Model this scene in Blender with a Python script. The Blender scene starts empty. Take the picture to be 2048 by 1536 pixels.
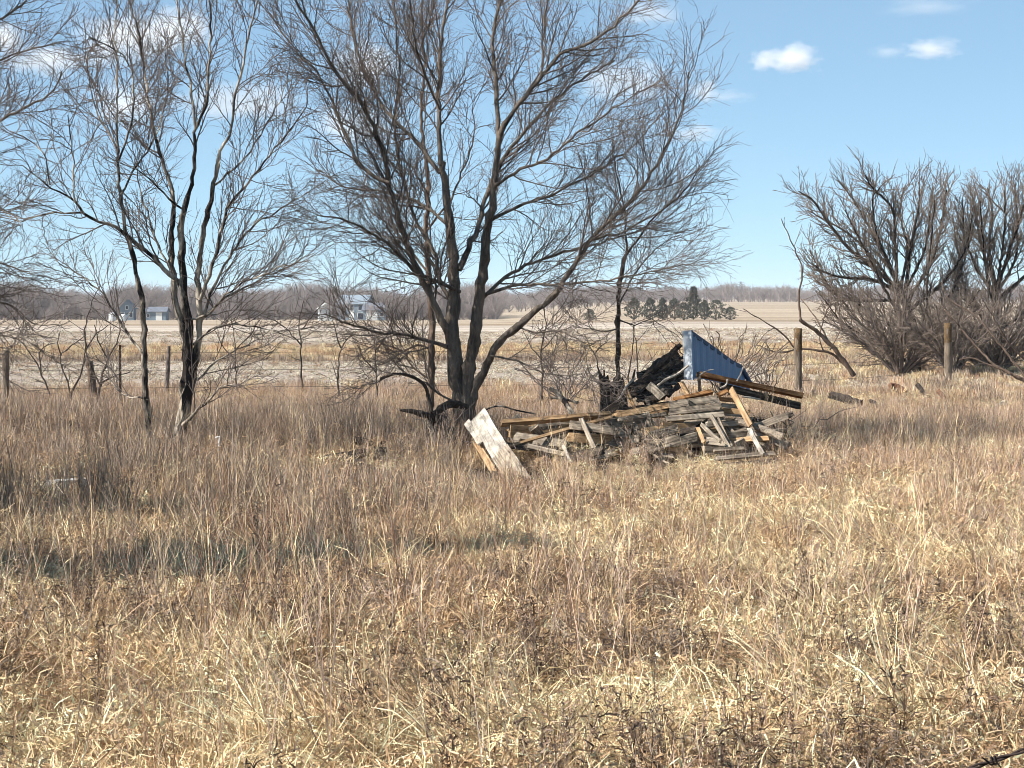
import bpy, math, random
import numpy as np
from mathutils import Vector, Matrix

# ------------------------------------------------------------------ camera, sky, sun, exposure
SC = bpy.context.scene
COL = SC.collection
EYE = 2.2
FPX = 3822.0                                   # focal length in photo pixels (2048 wide)
PITCH = math.atan((768 - 600) / FPX)           # horizon sits at row 600 of 1536
cam_d = bpy.data.cameras.new('camera')
cam = bpy.data.objects.new('camera', cam_d)
COL.objects.link(cam)
cam.location = (0, 0, EYE)
cam.rotation_euler = (math.pi / 2 - PITCH, 0, 0)
cam_d.sensor_width = 36.0
cam_d.lens = 36.0 * FPX / 2048
cam_d.clip_start = 0.1
cam_d.clip_end = 20000
SC.camera = cam

SUN_EL = math.radians(41)
SUN_AZ = math.radians(18)                      # 0 = exactly from the left, positive = a little behind the camera
sun_dir = Vector((-math.cos(SUN_AZ) * math.cos(SUN_EL), -math.sin(SUN_AZ) * math.cos(SUN_EL), math.sin(SUN_EL)))
sd = bpy.data.lights.new('sun', 'SUN')
sd.energy = 5.0
sd.angle = math.radians(0.53)
sd.color = (1.0, 0.965, 0.91)
so = bpy.data.objects.new('sun', sd)
COL.objects.link(so)
so.location = (-30, -8, 40)
so.rotation_euler = (-sun_dir).to_track_quat('-Z', 'Y').to_euler()

W = bpy.data.worlds.new('World')
SC.world = W
W.use_nodes = True
wn = W.node_tree
bg = wn.nodes['Background']
sky = wn.nodes.new('ShaderNodeTexSky')
sky.sky_type = 'NISHITA'
sky.sun_disc = False
sky.sun_elevation = SUN_EL
sky.sun_rotation = math.atan2(sun_dir.x, sun_dir.y)
sky.altitude = 0
sky.air_density = 0.5
sky.dust_density = 0.0
sky.ozone_density = 4.0
# thin spring haze: softer contrast between horizon and zenith, same treatment over the whole sky
s1 = wn.nodes.new('ShaderNodeVectorMath'); s1.operation = 'SCALE'; s1.inputs['Scale'].default_value = 0.1
gm = wn.nodes.new('ShaderNodeGamma'); gm.inputs['Gamma'].default_value = 0.5
s2 = wn.nodes.new('ShaderNodeVectorMath'); s2.operation = 'MULTIPLY'; s2.inputs[1].default_value = (4.75, 5.95, 6.3)
wn.links.new(sky.outputs[0], s1.inputs[0]); wn.links.new(s1.outputs[0], gm.inputs[0])
wn.links.new(gm.outputs[0], s2.inputs[0]); wn.links.new(s2.outputs[0], bg.inputs['Color'])
bg.inputs['Strength'].default_value = 0.1

SC.view_settings.view_transform = 'Standard'
SC.view_settings.look = 'None'
SC.view_settings.gamma = 1.0
SC.view_settings.exposure = 0.92
SC.view_settings.use_curve_mapping = False
SC.render.engine = 'CYCLES'
SC.cycles.max_bounces = 5
SC.cycles.diffuse_bounces = 2
SC.cycles.glossy_bounces = 2
SC.cycles.transmission_bounces = 2
SC.cycles.transparent_max_bounces = 6
SC.cycles.volume_bounces = 2
SC.cycles.use_denoising = True
SC.cycles.denoiser = 'OPENIMAGEDENOISE'
SC.cycles.denoising_prefilter = 'ACCURATE'
SC.cycles.denoising_input_passes = 'RGB_ALBEDO_NORMAL'
SC.cycles.use_adaptive_sampling = True
SC.cycles.adaptive_threshold = 0.03
SC.cycles.filter_width = 0.9
SC.cycles.sample_clamp_indirect = 5.0

# ------------------------------------------------------------------ helpers
rng = np.random.default_rng(11)
R_CAM = np.array(cam.rotation_euler.to_matrix())
CAM = np.array((0.0, 0.0, EYE))

def ray(px, py):
    v = R_CAM @ np.array(((px - 1024) / FPX, -(py - 768) / FPX, -1.0))
    return v / v[1]                             # unit step of depth along +Y

def P(px, py, d):
    """photo pixel + distance in metres -> point of the place"""
    return CAM + ray(px, py) * d

def srgb(r, g, b):
    f = lambda c: ((c / 255 + 0.055) / 1.055) ** 2.4 if c > 10 else c / 255 / 12.92
    return (f(r), f(g), f(b), 1.0)

def sstep(a, b, x):
    t = np.clip((x - a) / (b - a), 0, 1)
    return t * t * (3 - 2 * t)

def nrm(v):
    return v / np.maximum(np.linalg.norm(v, axis=-1, keepdims=True), 1e-9)

def new_mesh(name, V, faces, col=None, smooth=True):
    """faces: int array (m,3|4) or list of such arrays"""
    if not isinstance(faces, (list, tuple)):
        faces = [faces]
    faces = [np.asarray(f, dtype=np.int32) for f in faces if len(f)]
    V = np.asarray(V, dtype=np.float32)
    me = bpy.data.meshes.new(name)
    me.vertices.add(len(V))
    me.vertices.foreach_set('co', V.ravel())
    nl = sum(f.size for f in faces)
    nf = sum(len(f) for f in faces)
    me.loops.add(nl)
    me.loops.foreach_set('vertex_index', np.concatenate([f.ravel() for f in faces]))
    me.polygons.add(nf)
    tot = np.concatenate([np.full(len(f), f.shape[1], np.int32) for f in faces])
    st = np.concatenate(([0], np.cumsum(tot)[:-1])).astype(np.int32)
    me.polygons.foreach_set('loop_start', st)
    me.polygons.foreach_set('loop_total', tot)
    me.polygons.foreach_set('use_smooth', np.full(nf, smooth))
    if col is not None:
        a = me.color_attributes.new('tint', 'FLOAT_COLOR', 'POINT')
        c = np.ones((len(V), 4), np.float32)
        c[:, :3] = col
        a.data.foreach_set('color', c.ravel())
    me.update(calc_edges=True)
    return me

def link(name, data, mat=None, parent=None, loc=None):
    o = bpy.data.objects.new(name, data)
    COL.objects.link(o)
    if mat is not None and data is not None:
        if len(data.materials) == 0:
            data.materials.append(mat)
    if parent is not None:
        o.parent = parent
    if loc is not None:
        o.location = loc
    return o

def tag(o, label, cat, group=None, kind=None):
    if label: o['label'] = label
    if cat: o['category'] = cat
    if group: o['group'] = group
    if kind: o['kind'] = kind
    return o

def empty(name, loc):
    o = bpy.data.objects.new(name, None)
    COL.objects.link(o)
    o.location = loc
    o.empty_display_size = 0.2
    return o

def tubes(polys, sides=3, cap=True):
    """polys: list of (pts (k,3), radii (k,)); one merged vertex/face array"""
    groups = {}
    for p, r in polys:
        groups.setdefault(len(p), []).append((p, r))
    Vs, Fs, base = [], [], 0
    ang = np.arange(sides) * 2 * math.pi / sides
    for k, lst in groups.items():
        Pn = np.array([a for a, _ in lst]); Rn = np.array([b for _, b in lst])
        n = len(lst)
        T = np.empty_like(Pn)
        T[:, 1:-1] = Pn[:, 2:] - Pn[:, :-2]
        T[:, 0] = Pn[:, 1] - Pn[:, 0]
        T[:, -1] = Pn[:, -1] - Pn[:, -2]
        T = nrm(T)
        ma = np.abs(T).max(axis=1)
        ref = np.eye(3)[np.argmin(ma, axis=1)][:, None, :]
        U = nrm(np.cross(T, np.broadcast_to(ref, T.shape)))
        Wv = np.cross(T, U)
        ring = (Pn[:, :, None, :] + Rn[:, :, None, None] * (U[:, :, None, :] * np.cos(ang)[None, None, :, None]
                + Wv[:, :, None, :] * np.sin(ang)[None, None, :, None]))
        Vs.append(ring.reshape(-1, 3))
        i = np.arange(n)[:, None, None] * (k * sides)
        j = np.arange(k - 1)[None, :, None] * sides
        s = np.arange(sides)[None, None, :]
        s2 = (s + 1) % sides
        F = np.stack([i + j + s, i + j + s2, i + j + sides + s2, i + j + sides + s], axis=-1).reshape(-1, 4) + base
        Fs.append(F)
        base += n * k * sides
    return np.concatenate(Vs), np.concatenate(Fs)

def smooth_line(pts, n):
    """Catmull-Rom through pts, n samples even in arc length"""
    pts = np.asarray(pts, float)
    if len(pts) == 2:
        t = np.linspace(0, 1, n)[:, None]
        return pts[0] * (1 - t) + pts[1] * t
    q = np.vstack([2 * pts[0] - pts[1], pts, 2 * pts[-1] - pts[-2]])
    out = []
    for i in range(1, len(q) - 2):
        t = np.linspace(0, 1, 9)[:-1, None]
        a, b, c, d = q[i - 1], q[i], q[i + 1], q[i + 2]
        out.append(0.5 * (2 * b + (c - a) * t + (2 * a - 5 * b + 4 * c - d) * t ** 2 + (3 * b - a - 3 * c + d) * t ** 3))
    out = np.vstack(out + [pts[-1:]])
    L = np.concatenate(([0], np.cumsum(np.linalg.norm(np.diff(out, axis=0), axis=1))))
    s = np.linspace(0, L[-1], n)
    return np.stack([np.interp(s, L, out[:, k]) for k in range(3)], axis=1)

# ------------------------------------------------------------------ materials
def mat(name):
    m = bpy.data.materials.new(name)
    m.use_nodes = True
    nt = m.node_tree
    b = nt.nodes['Principled BSDF']
    b.inputs['Specular IOR Level'].default_value = 0.25
    b.inputs['Roughness'].default_value = 0.85
    return m, nt, b

def N(nt, t, **kw):
    n = nt.nodes.new(t)
    for k, v in kw.items():
        if k.startswith('i_'):
            n.inputs[k[2:].replace('_', ' ')].default_value = v
        else:
            setattr(n, k, v)
    return n

def ramp(nt, stops, interp='LINEAR'):
    r = nt.nodes.new('ShaderNodeValToRGB')
    r.color_ramp.interpolation = interp
    el = r.color_ramp.elements
    while len(el) < len(stops):
        el.new(0.5)
    for e, (p, c) in zip(el, stops):
        e.position = p
        e.color = c
    return r

def grass_mat(name, trans=0.25):
    """blade colour comes from each blade's own tint, plus a per-clump shift"""
    m, nt, b = mat(name)
    at = N(nt, 'ShaderNodeAttribute', attribute_name='tint')
    oi = N(nt, 'ShaderNodeObjectInfo')
    mr = N(nt, 'ShaderNodeMapRange')
    mr.inputs[3].default_value = 0.72; mr.inputs[4].default_value = 1.22
    nt.links.new(oi.outputs['Random'], mr.inputs[0])
    hv = N(nt, 'ShaderNodeHueSaturation')
    nt.links.new(at.outputs['Color'], hv.inputs['Color'])
    nt.links.new(mr.outputs[0], hv.inputs['Value'])
    nt.links.new(hv.outputs[0], b.inputs['Base Color'])
    b.inputs['Roughness'].default_value = 0.6
    tr = N(nt, 'ShaderNodeBsdfTranslucent')
    nt.links.new(hv.outputs[0], tr.inputs['Color'])
    mx = N(nt, 'ShaderNodeMixShader')
    mx.inputs[0].default_value = trans
    nt.links.new(b.outputs[0], mx.inputs[1]); nt.links.new(tr.outputs[0], mx.inputs[2])
    nt.links.new(mx.outputs[0], nt.nodes['Material Output'].inputs[0])
    return m

def bark_mat(name, dark, light, scale=9.0, amount=0.5, bump=0.6, stretch=0.25, ramp_at=None):
    m, nt, b = mat(name)
    tc = N(nt, 'ShaderNodeNewGeometry')
    mp = N(nt, 'ShaderNodeMapping')
    mp.inputs['Scale'].default_value = (1, 1, stretch)
    nt.links.new(tc.outputs['Position'], mp.inputs[0])
    n1 = N(nt, 'ShaderNodeTexNoise', i_Scale=scale, i_Detail=8.0, i_Roughness=0.7)
    nt.links.new(mp.outputs[0], n1.inputs[0])
    lo, hi = ramp_at or (0.5 - 0.22, 0.5 + 0.25 - 0.2 * amount)
    r = ramp(nt, [(lo, dark), (hi, light)])
    nt.links.new(n1.outputs[0], r.inputs[0])
    nt.links.new(r.outputs[0], b.inputs['Base Color'])
    n2 = N(nt, 'ShaderNodeTexNoise', i_Scale=scale * 5, i_Detail=6.0)
    nt.links.new(mp.outputs[0], n2.inputs[0])
    bp = N(nt, 'ShaderNodeBump', i_Strength=bump, i_Distance=0.03)
    nt.links.new(n2.outputs[0], bp.inputs['Height'])
    nt.links.new(bp.outputs[0], b.inputs['Normal'])
    b.inputs['Roughness'].default_value = 0.9
    return m

def wood_mat(name, c0, c1, c2, seed=0.0, wear=0.5):
    """weathered sawn wood, grain along local X"""
    m, nt, b = mat(name)
    tc = N(nt, 'ShaderNodeTexCoord')
    oi = N(nt, 'ShaderNodeObjectInfo')
    ad = N(nt, 'ShaderNodeVectorMath', operation='ADD')
    ml = N(nt, 'ShaderNodeVectorMath', operation='SCALE')
    ml.inputs[0].default_value = (13.1, 7.7, 3.3)
    nt.links.new(oi.outputs['Random'], ml.inputs['Scale'])
    nt.links.new(tc.outputs['Object'], ad.inputs[0]); nt.links.new(ml.outputs[0], ad.inputs[1])
    mp = N(nt, 'ShaderNodeMapping')
    mp.inputs['Scale'].default_value = (2.2, 45, 45)
    nt.links.new(ad.outputs[0], mp.inputs[0])
    g = N(nt, 'ShaderNodeTexNoise', i_Scale=1.0, i_Detail=5.0, i_Roughness=0.65)
    nt.links.new(mp.outputs[0], g.inputs[0])
    r = ramp(nt, [(0.3, c0), (0.5, c1), (0.68, c2)])
    nt.links.new(g.outputs[0], r.inputs[0])
    n2 = N(nt, 'ShaderNodeTexNoise', i_Scale=6.0 + seed, i_Detail=4.0)
    nt.links.new(ad.outputs[0], n2.inputs[0])
    r2 = ramp(nt, [(0.42, (0.45, 0.42, 0.4, 1)), (0.6, (1.08, 1.05, 1.0, 1))])
    nt.links.new(n2.outputs[0], r2.inputs[0])
    mx = N(nt, 'ShaderNodeMixRGB', blend_type='MULTIPLY')
    mx.inputs[0].default_value = wear
    nt.links.new(r.outputs[0], mx.inputs[1]); nt.links.new(r2.outputs[0], mx.inputs[2])
    nt.links.new(mx.outputs[0], b.inputs['Base Color'])
    bp = N(nt, 'ShaderNodeBump', i_Strength=0.6, i_Distance=0.01)
    nt.links.new(g.outputs[0], bp.inputs['Height'])
    nt.links.new(bp.outputs[0], b.inputs['Normal'])
    return m

def plain_mat(name, c, rough=0.7, metal=0.0, var=0.25, scale=4.0, spec=0.3):
    m, nt, b = mat(name)
    tc = N(nt, 'ShaderNodeTexCoord')
    n = N(nt, 'ShaderNodeTexNoise', i_Scale=scale, i_Detail=6.0, i_Roughness=0.6)
    nt.links.new(tc.outputs['Object'], n.inputs[0])
    lo = tuple(x * (1 - var) for x in c[:3]) + (1,)
    hi = tuple(min(1, x * (1 + var)) for x in c[:3]) + (1,)
    r = ramp(nt, [(0.35, lo), (0.65, hi)])
    nt.links.new(n.outputs[0], r.inputs[0])
    nt.links.new(r.outputs[0], b.inputs['Base Color'])
    b.inputs['Roughness'].default_value = rough
    b.inputs['Metallic'].default_value = metal
    b.inputs['Specular IOR Level'].default_value = spec
    return m

# ------------------------------------------------------------------ ground
def profile(d, u):
    zl = np.interp(d, [0, 60, 110, 300, 450, 700, 1500, 4000], [0, 0, -0.30, -1.6, -2.5, -2.5, 2, 8])
    zr = np.interp(d, [0, 60, 110, 300, 600, 900, 1500, 4000], [0, 0, -0.20, -0.94, 0.25, 1.0, 2.0, 8])
    s = sstep(-0.02, 0.07, u)
    return zl * (1 - s) + zr * s

def H(x, y):
    x = np.asarray(x, float); y = np.asarray(y, float)
    d = np.maximum(y, 0.01)
    z = profile(d, np.where(y > 5, x / np.maximum(d, 5), 0))
    near = 1 - sstep(45, 80, y)
    z = z + near * (0.05 * np.sin(x * 0.9 + 1.3 * np.sin(y * 0.37)) * np.sin(y * 0.8 + 0.6) + 0.025 * np.sin(x * 2.3 + y * 1.7))
    # low mound under the collapsed pile, and a rise under the old tree
    z = z + 0.10 * np.exp(-(((x - 1.5) / 1.7) ** 2 + ((y - 25.8) / 1.2) ** 2))
    z = z + 0.12 * np.exp(-(((x + 0.65) / 0.7) ** 2 + ((y - 26.2) / 0.8) ** 2))
    z = z + 0.03 * np.exp(-(((x + 1.9) / 0.9) ** 2 + ((y - 24.3) / 0.6) ** 2))
    # hollows in the left foreground
    z = z - 0.16 * np.exp(-(((x + 1.7) / 1.1) ** 2 + ((y - 16.2 - .35 * (x + 1.7)) / .45) ** 2)) - 0.16 * np.exp(-(((x + 3.0) / .5) ** 2 + ((y - 19.2) / .5) ** 2))
    return z

def axis(lo, hi, fine, span, grow=1.13):
    a = [0.0]; s = fine
    while a[-1] < hi:
        if a[-1] > span: s *= grow
        a.append(a[-1] + s)
    b = [0.0]; s = fine
    while b[-1] > lo:
        if b[-1] < -span: s *= grow
        b.append(b[-1] - s)
    return np.array(b[:0:-1] + a)

def build_ground():
    xs = axis(-5000, 5000, 0.35, 16)
    ys = axis(-4000, 9000, 0.35, 48, 1.10)
    X, Y = np.meshgrid(xs, ys)
    Z = H(X, Y)
    V = np.stack([X, Y, Z], -1).reshape(-1, 3)
    nx, ny = len(xs), len(ys)
    i = np.arange(ny - 1)[:, None] * nx + np.arange(nx - 1)[None, :]
    F = np.stack([i, i + 1, i + nx + 1, i + nx], -1).reshape(-1, 4)
    m, nt, b = mat('field_ground')
    ge = N(nt, 'ShaderNodeNewGeometry')
    sp = N(nt, 'ShaderNodeSeparateXYZ')
    nt.links.new(ge.outputs['Position'], sp.inputs[0])
    nw = N(nt, 'ShaderNodeTexNoise', i_Scale=0.05, i_Detail=4.0)
    nt.links.new(ge.outputs['Position'], nw.inputs[0])
    # strip boundaries wander a little with distance
    wob = N(nt, 'ShaderNodeMath', operation='MULTIPLY_ADD')
    sub = N(nt, 'ShaderNodeMath', operation='SUBTRACT'); sub.inputs[1].default_value = 0.5
    nt.links.new(nw.outputs[0], sub.inputs[0])
    amp = N(nt, 'ShaderNodeMath', operation='MULTIPLY'); amp.inputs[1].default_value = 0.10
    nt.links.new(sp.outputs[1], amp.inputs[0])
    nt.links.new(sub.outputs[0], wob.inputs[0]); nt.links.new(amp.outputs[0], wob.inputs[1]); nt.links.new(sp.outputs[1], wob.inputs[2])
    sc = N(nt, 'ShaderNodeMath', operation='MULTIPLY'); sc.inputs[1].default_value = 1 / 1000
    nt.links.new(wob.outputs[0], sc.inputs[0])
    soil = (0.075, 0.056, 0.038, 1); stub = (0.43, 0.375, 0.32, 1); tan = (0.38, 0.29, 0.19, 1)
    stub2 = (0.42, 0.36, 0.30, 1); pale = (0.50, 0.44, 0.37, 1); far = (0.40, 0.325, 0.24, 1)
    r = ramp(nt, [(0.0, soil), (0.043, soil), (0.047, stub), (0.068, stub), (0.070, (0.20, 0.15, 0.11, 1)), (0.0735, (0.20, 0.15, 0.11, 1)), (0.0755, tan),  # dark stop before tan paints the shaded foot of the grass strip
                  (0.100, tan), (0.107, (0.27, 0.21, 0.15, 1)), (0.110, stub2), (0.175, stub2), (0.185, pale), (0.225, pale), (0.25, stub2), (0.285, (0.3, 0.23, 0.15, 1)), (0.30, far), (0.60, (0.43, 0.36, 0.27, 1)), (1.0, far)])
    nt.links.new(sc.outputs[0], r.inputs[0])
    # crop residue and furrows: colour grain stretched along the rows
    mp = N(nt, 'ShaderNodeMapping'); mp.inputs['Scale'].default_value = (0.6, 2.0, 2.0)
    nt.links.new(ge.outputs['Position'], mp.inputs[0])
    n1 = N(nt, 'ShaderNodeTexNoise', i_Scale=1.6, i_Detail=9.0, i_Roughness=0.75)
    nt.links.new(mp.outputs[0], n1.inputs[0])
    r1 = ramp(nt, [(0.35, (0.55, 0.52, 0.5, 1)), (0.65, (1.25, 1.22, 1.18, 1))])
    nt.links.new(n1.outputs[0], r1.inputs[0])
    mp2 = N(nt, 'ShaderNodeMapping'); mp2.inputs['Scale'].default_value = (0.004, 0.05, 0.05)
    nt.links.new(ge.outputs['Position'], mp2.inputs[0])
    n3 = N(nt, 'ShaderNodeTexNoise', i_Scale=1.0, i_Detail=5.0, i_Roughness=0.65)
    nt.links.new(mp2.outputs[0], n3.inputs[0])
    r3 = ramp(nt, [(0.36, (0.72, 0.68, 0.64, 1)), (0.62, (1.15, 1.15, 1.15, 1))])
    nt.links.new(n3.outputs[0], r3.inputs[0])
    mx = N(nt, 'ShaderNodeMixRGB', blend_type='MULTIPLY'); mx.inputs[0].default_value = 1
    nt.links.new(r.outputs[0], mx.inputs[1]); nt.links.new(r1.outputs[0], mx.inputs[2])
    mx2 = N(nt, 'ShaderNodeMixRGB', blend_type='MULTIPLY'); mx2.inputs[0].default_value = 1
    nt.links.new(mx.outputs[0], mx2.inputs[1]); nt.links.new(r3.outputs[0], mx2.inputs[2])
    nt.links.new(mx2.outputs[0], b.inputs['Base Color'])
    bp = N(nt, 'ShaderNodeBump', i_Strength=0.7, i_Distance=0.12)
    nt.links.new(n1.outputs[0], bp.inputs['Height'])
    nt.links.new(bp.outputs[0], b.inputs['Normal'])
    b.inputs['Roughness'].default_value = 1.0
    b.inputs['Specular IOR Level'].default_value = 0.1
    o = link('ground', new_mesh('ground', V, F), m)
    tag(o, 'dry grassland in front of flat stubble fields', None, kind='structure')
build_ground()

# ------------------------------------------------------------------ bare trees
def grow(parents, spec, seed, cull=None):
    """parents: list of (pts, radii). spec: one dict per level. Returns the list of child lines per level."""
    g = np.random.default_rng(seed)
    levels = []
    cur = parents
    for L in spec:
        nxt = []
        for pts, rad in cur:
            seg = np.linalg.norm(np.diff(pts, axis=0), axis=1)
            S = np.concatenate(([0], np.cumsum(seg)))
            n = L['dens'] * S[-1] * (1 - L['t0'])
            n = int(n) + (g.random() < n - int(n))
            if n <= 0:
                continue
            ts = L['t0'] + (1 - L['t0']) * (np.arange(n) + g.random(n)) / n
            for t in ts:
                s = t * S[-1]
                i = min(int(np.searchsorted(S, s, 'right') - 1), len(seg) - 1)
                f = (s - S[i]) / max(seg[i], 1e-6)
                p = pts[i] * (1 - f) + pts[i + 1] * f
                r = rad[i] * (1 - f) + rad[i + 1] * f
                T = (pts[i + 1] - pts[i]) / max(seg[i], 1e-6)
                rv = g.normal(size=3)
                Nv = rv - T * rv.dot(T); Nv /= max(np.linalg.norm(Nv), 1e-6)
                a = math.radians(g.uniform(*L['ang']))
                d = T * math.cos(a) + Nv * math.sin(a)
                ln = L['len'] * g.uniform(0.55, 1.25) * (1.0 - L.get('short', 0.45) * t)
                k = L['seg']
                q = np.empty((k + 1, 3)); q[0] = p
                w = L['wig']; up = L['up']
                for j in range(k):
                    d = d + g.normal(size=3) * w
                    d[2] += up
                    d = d / np.linalg.norm(d)
                    q[j + 1] = q[j] + d * (ln / k)
                if q[:, 2].min() < 0.1:
                    continue
                r0 = min(r * L.get('rr', 0.6), L['rmax'])
                r0 = max(r0, L['rmin'])
                nxt.append((q, np.linspace(r0, max(L['rmin'] * 0.7, r0 * 0.3), k + 1)))
        levels.append(nxt)
        cur = nxt
    return levels

RK = 0.56
def wobble(pts, amp, g):
    n = len(pts)
    w = g.normal(size=(n, 3)) * amp
    w[0] *= 0; w[-1] *= 0.5
    return pts + w

def trace(px, d0, d1, r0, r1, g, extend=0.0, wob=0.012, bow=0.0):
    """px: photo pixels along a limb, running from depth d0 to d1; radii in photo pixels"""
    n = len(px)
    ds = d0 + (d1 - d0) * np.linspace(0, 1, n) ** 1.2 + bow * np.sin(np.linspace(0, math.pi, n))
    pts = np.array([P(x, y, d) for (x, y), d in zip(px, ds)])
    rs0, rs1 = RK * r0 * d0 / FPX, RK * r1 * d1 / FPX
    L = np.linalg.norm(np.diff(pts, axis=0), axis=1).sum()
    k = max(6, int(L / 0.11))
    q = wobble(smooth_line(pts, k), wob, g)
    rad = np.linspace(rs0, rs1, k) * (1 + 0.08 * g.normal(size=k))
    if extend:
        d = q[-1] - q[-4]; d /= np.linalg.norm(d)
        m = int(extend / 0.14)
        ex = [q[-1]]
        for _ in range(m):
            d = d + g.normal(size=3) * 0.10; d[2] += 0.02; d /= np.linalg.norm(d)
            ex.append(ex[-1] + d * 0.14)
        q = np.vstack([q, np.array(ex[1:])])
        rad = np.concatenate([rad, np.linspace(rad[-1], 0.005, m)])
    return q, np.maximum(rad, 0.004)

def tree(name, label, base, trunks, limbs, spec, seed, barks, cat='tree', group=None, sides=9):
    """trunks, limbs: lists of (pts, radii); the twigs grow on the limbs"""
    root = empty(name, base)
    tag(root, label, cat, group)
    inv = -np.array(base)
    m_trunk, m_twig = barks
    if trunks:
        V, F = tubes(trunks, 14)
        V = V + np.random.default_rng(seed).normal(size=V.shape) * 0.008
        link('trunk', new_mesh('trunk', V + inv, F), m_trunk, root)
    for pts, rad in limbs:
        V, F = tubes([(pts, rad)], sides if rad[0] > 0.02 else 6)
        link('limb', new_mesh('limb', V + inv, F), m_trunk, root)
    lv = grow(limbs, spec, seed)
    Vs, Fs, b = [], [], 0
    for i, lines in enumerate(lv):
        if not lines: continue
        V, F = tubes(lines, 5 if i == 0 else (4 if i == 1 and len(lines) < 2500 else 3))
        Vs.append(V); Fs.append(F + b); b += len(V)
    if Vs:
        o = link('crown', new_mesh('crown', np.concatenate(Vs) + inv, np.concatenate(Fs)), m_twig, root)
        o['kind'] = 'stuff'
    return root

BARK = bark_mat('elm_bark', srgb(36, 31, 29), srgb(136, 122, 108), 7.0, 0.4, 1.0)
BARK_PALE = bark_mat('pale_peeling_bark', srgb(46, 39, 35), srgb(200, 186, 166), 4.5, 0.15, ramp_at=(0.45, 0.64))
BARK_DARK = bark_mat('dark_bark', srgb(26, 22, 20), srgb(84, 73, 64), 7.0, 0.45)
BARK_BROWN = bark_mat('brown_bark', srgb(58, 46, 40), srgb(128, 108, 92), 10.0, 0.5)
TWIG = bark_mat('twig_bark', srgb(56, 49, 46), srgb(130, 117, 108), 3.0, 0.4, 0.1, 1.0)
TWIG_GREY = bark_mat('grey_twig_bark', srgb(70, 61, 55), srgb(138, 123, 110), 3.0, 0.4, 0.1, 1.0)
ROT = bark_mat('charred_wood', srgb(26, 22, 20), srgb(96, 84, 74), 12.0, 0.25, 1.0, 1.0)

ELM = [dict(dens=4.6, t0=0.10, ang=(20, 52), len=1.25, seg=9, wig=0.11, up=0.045, rr=0.5, rmax=0.0135, rmin=0.006, short=0.5),
       dict(dens=8.5, t0=0.10, ang=(18, 50), len=0.62, seg=6, wig=0.13, up=0.03, rr=0.6, rmax=0.0062, rmin=0.0038, short=0.4),
       dict(dens=7.5, t0=0.08, ang=(18, 55), len=0.34, seg=4, wig=0.17, up=0.02, rr=0.7, rmax=0.0038, rmin=0.0026, short=0.3)]

def vary(spec, **kw):
    out = []
    for i, s in enumerate(spec):
        s = dict(s)
        for k, v in kw.items():
            s[k] = v[i] if isinstance(v, (list, tuple)) and k != 'ang' else (s[k] * v if k in ('dens', 'len') else v)
        out.append(s)
    return out

def tr(g, px, d0, d1, r0, r1, ext=0.0, bow=0.0):
    return trace(px, d0, d1, r0, r1, g, ext, 0.010, bow)

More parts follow.
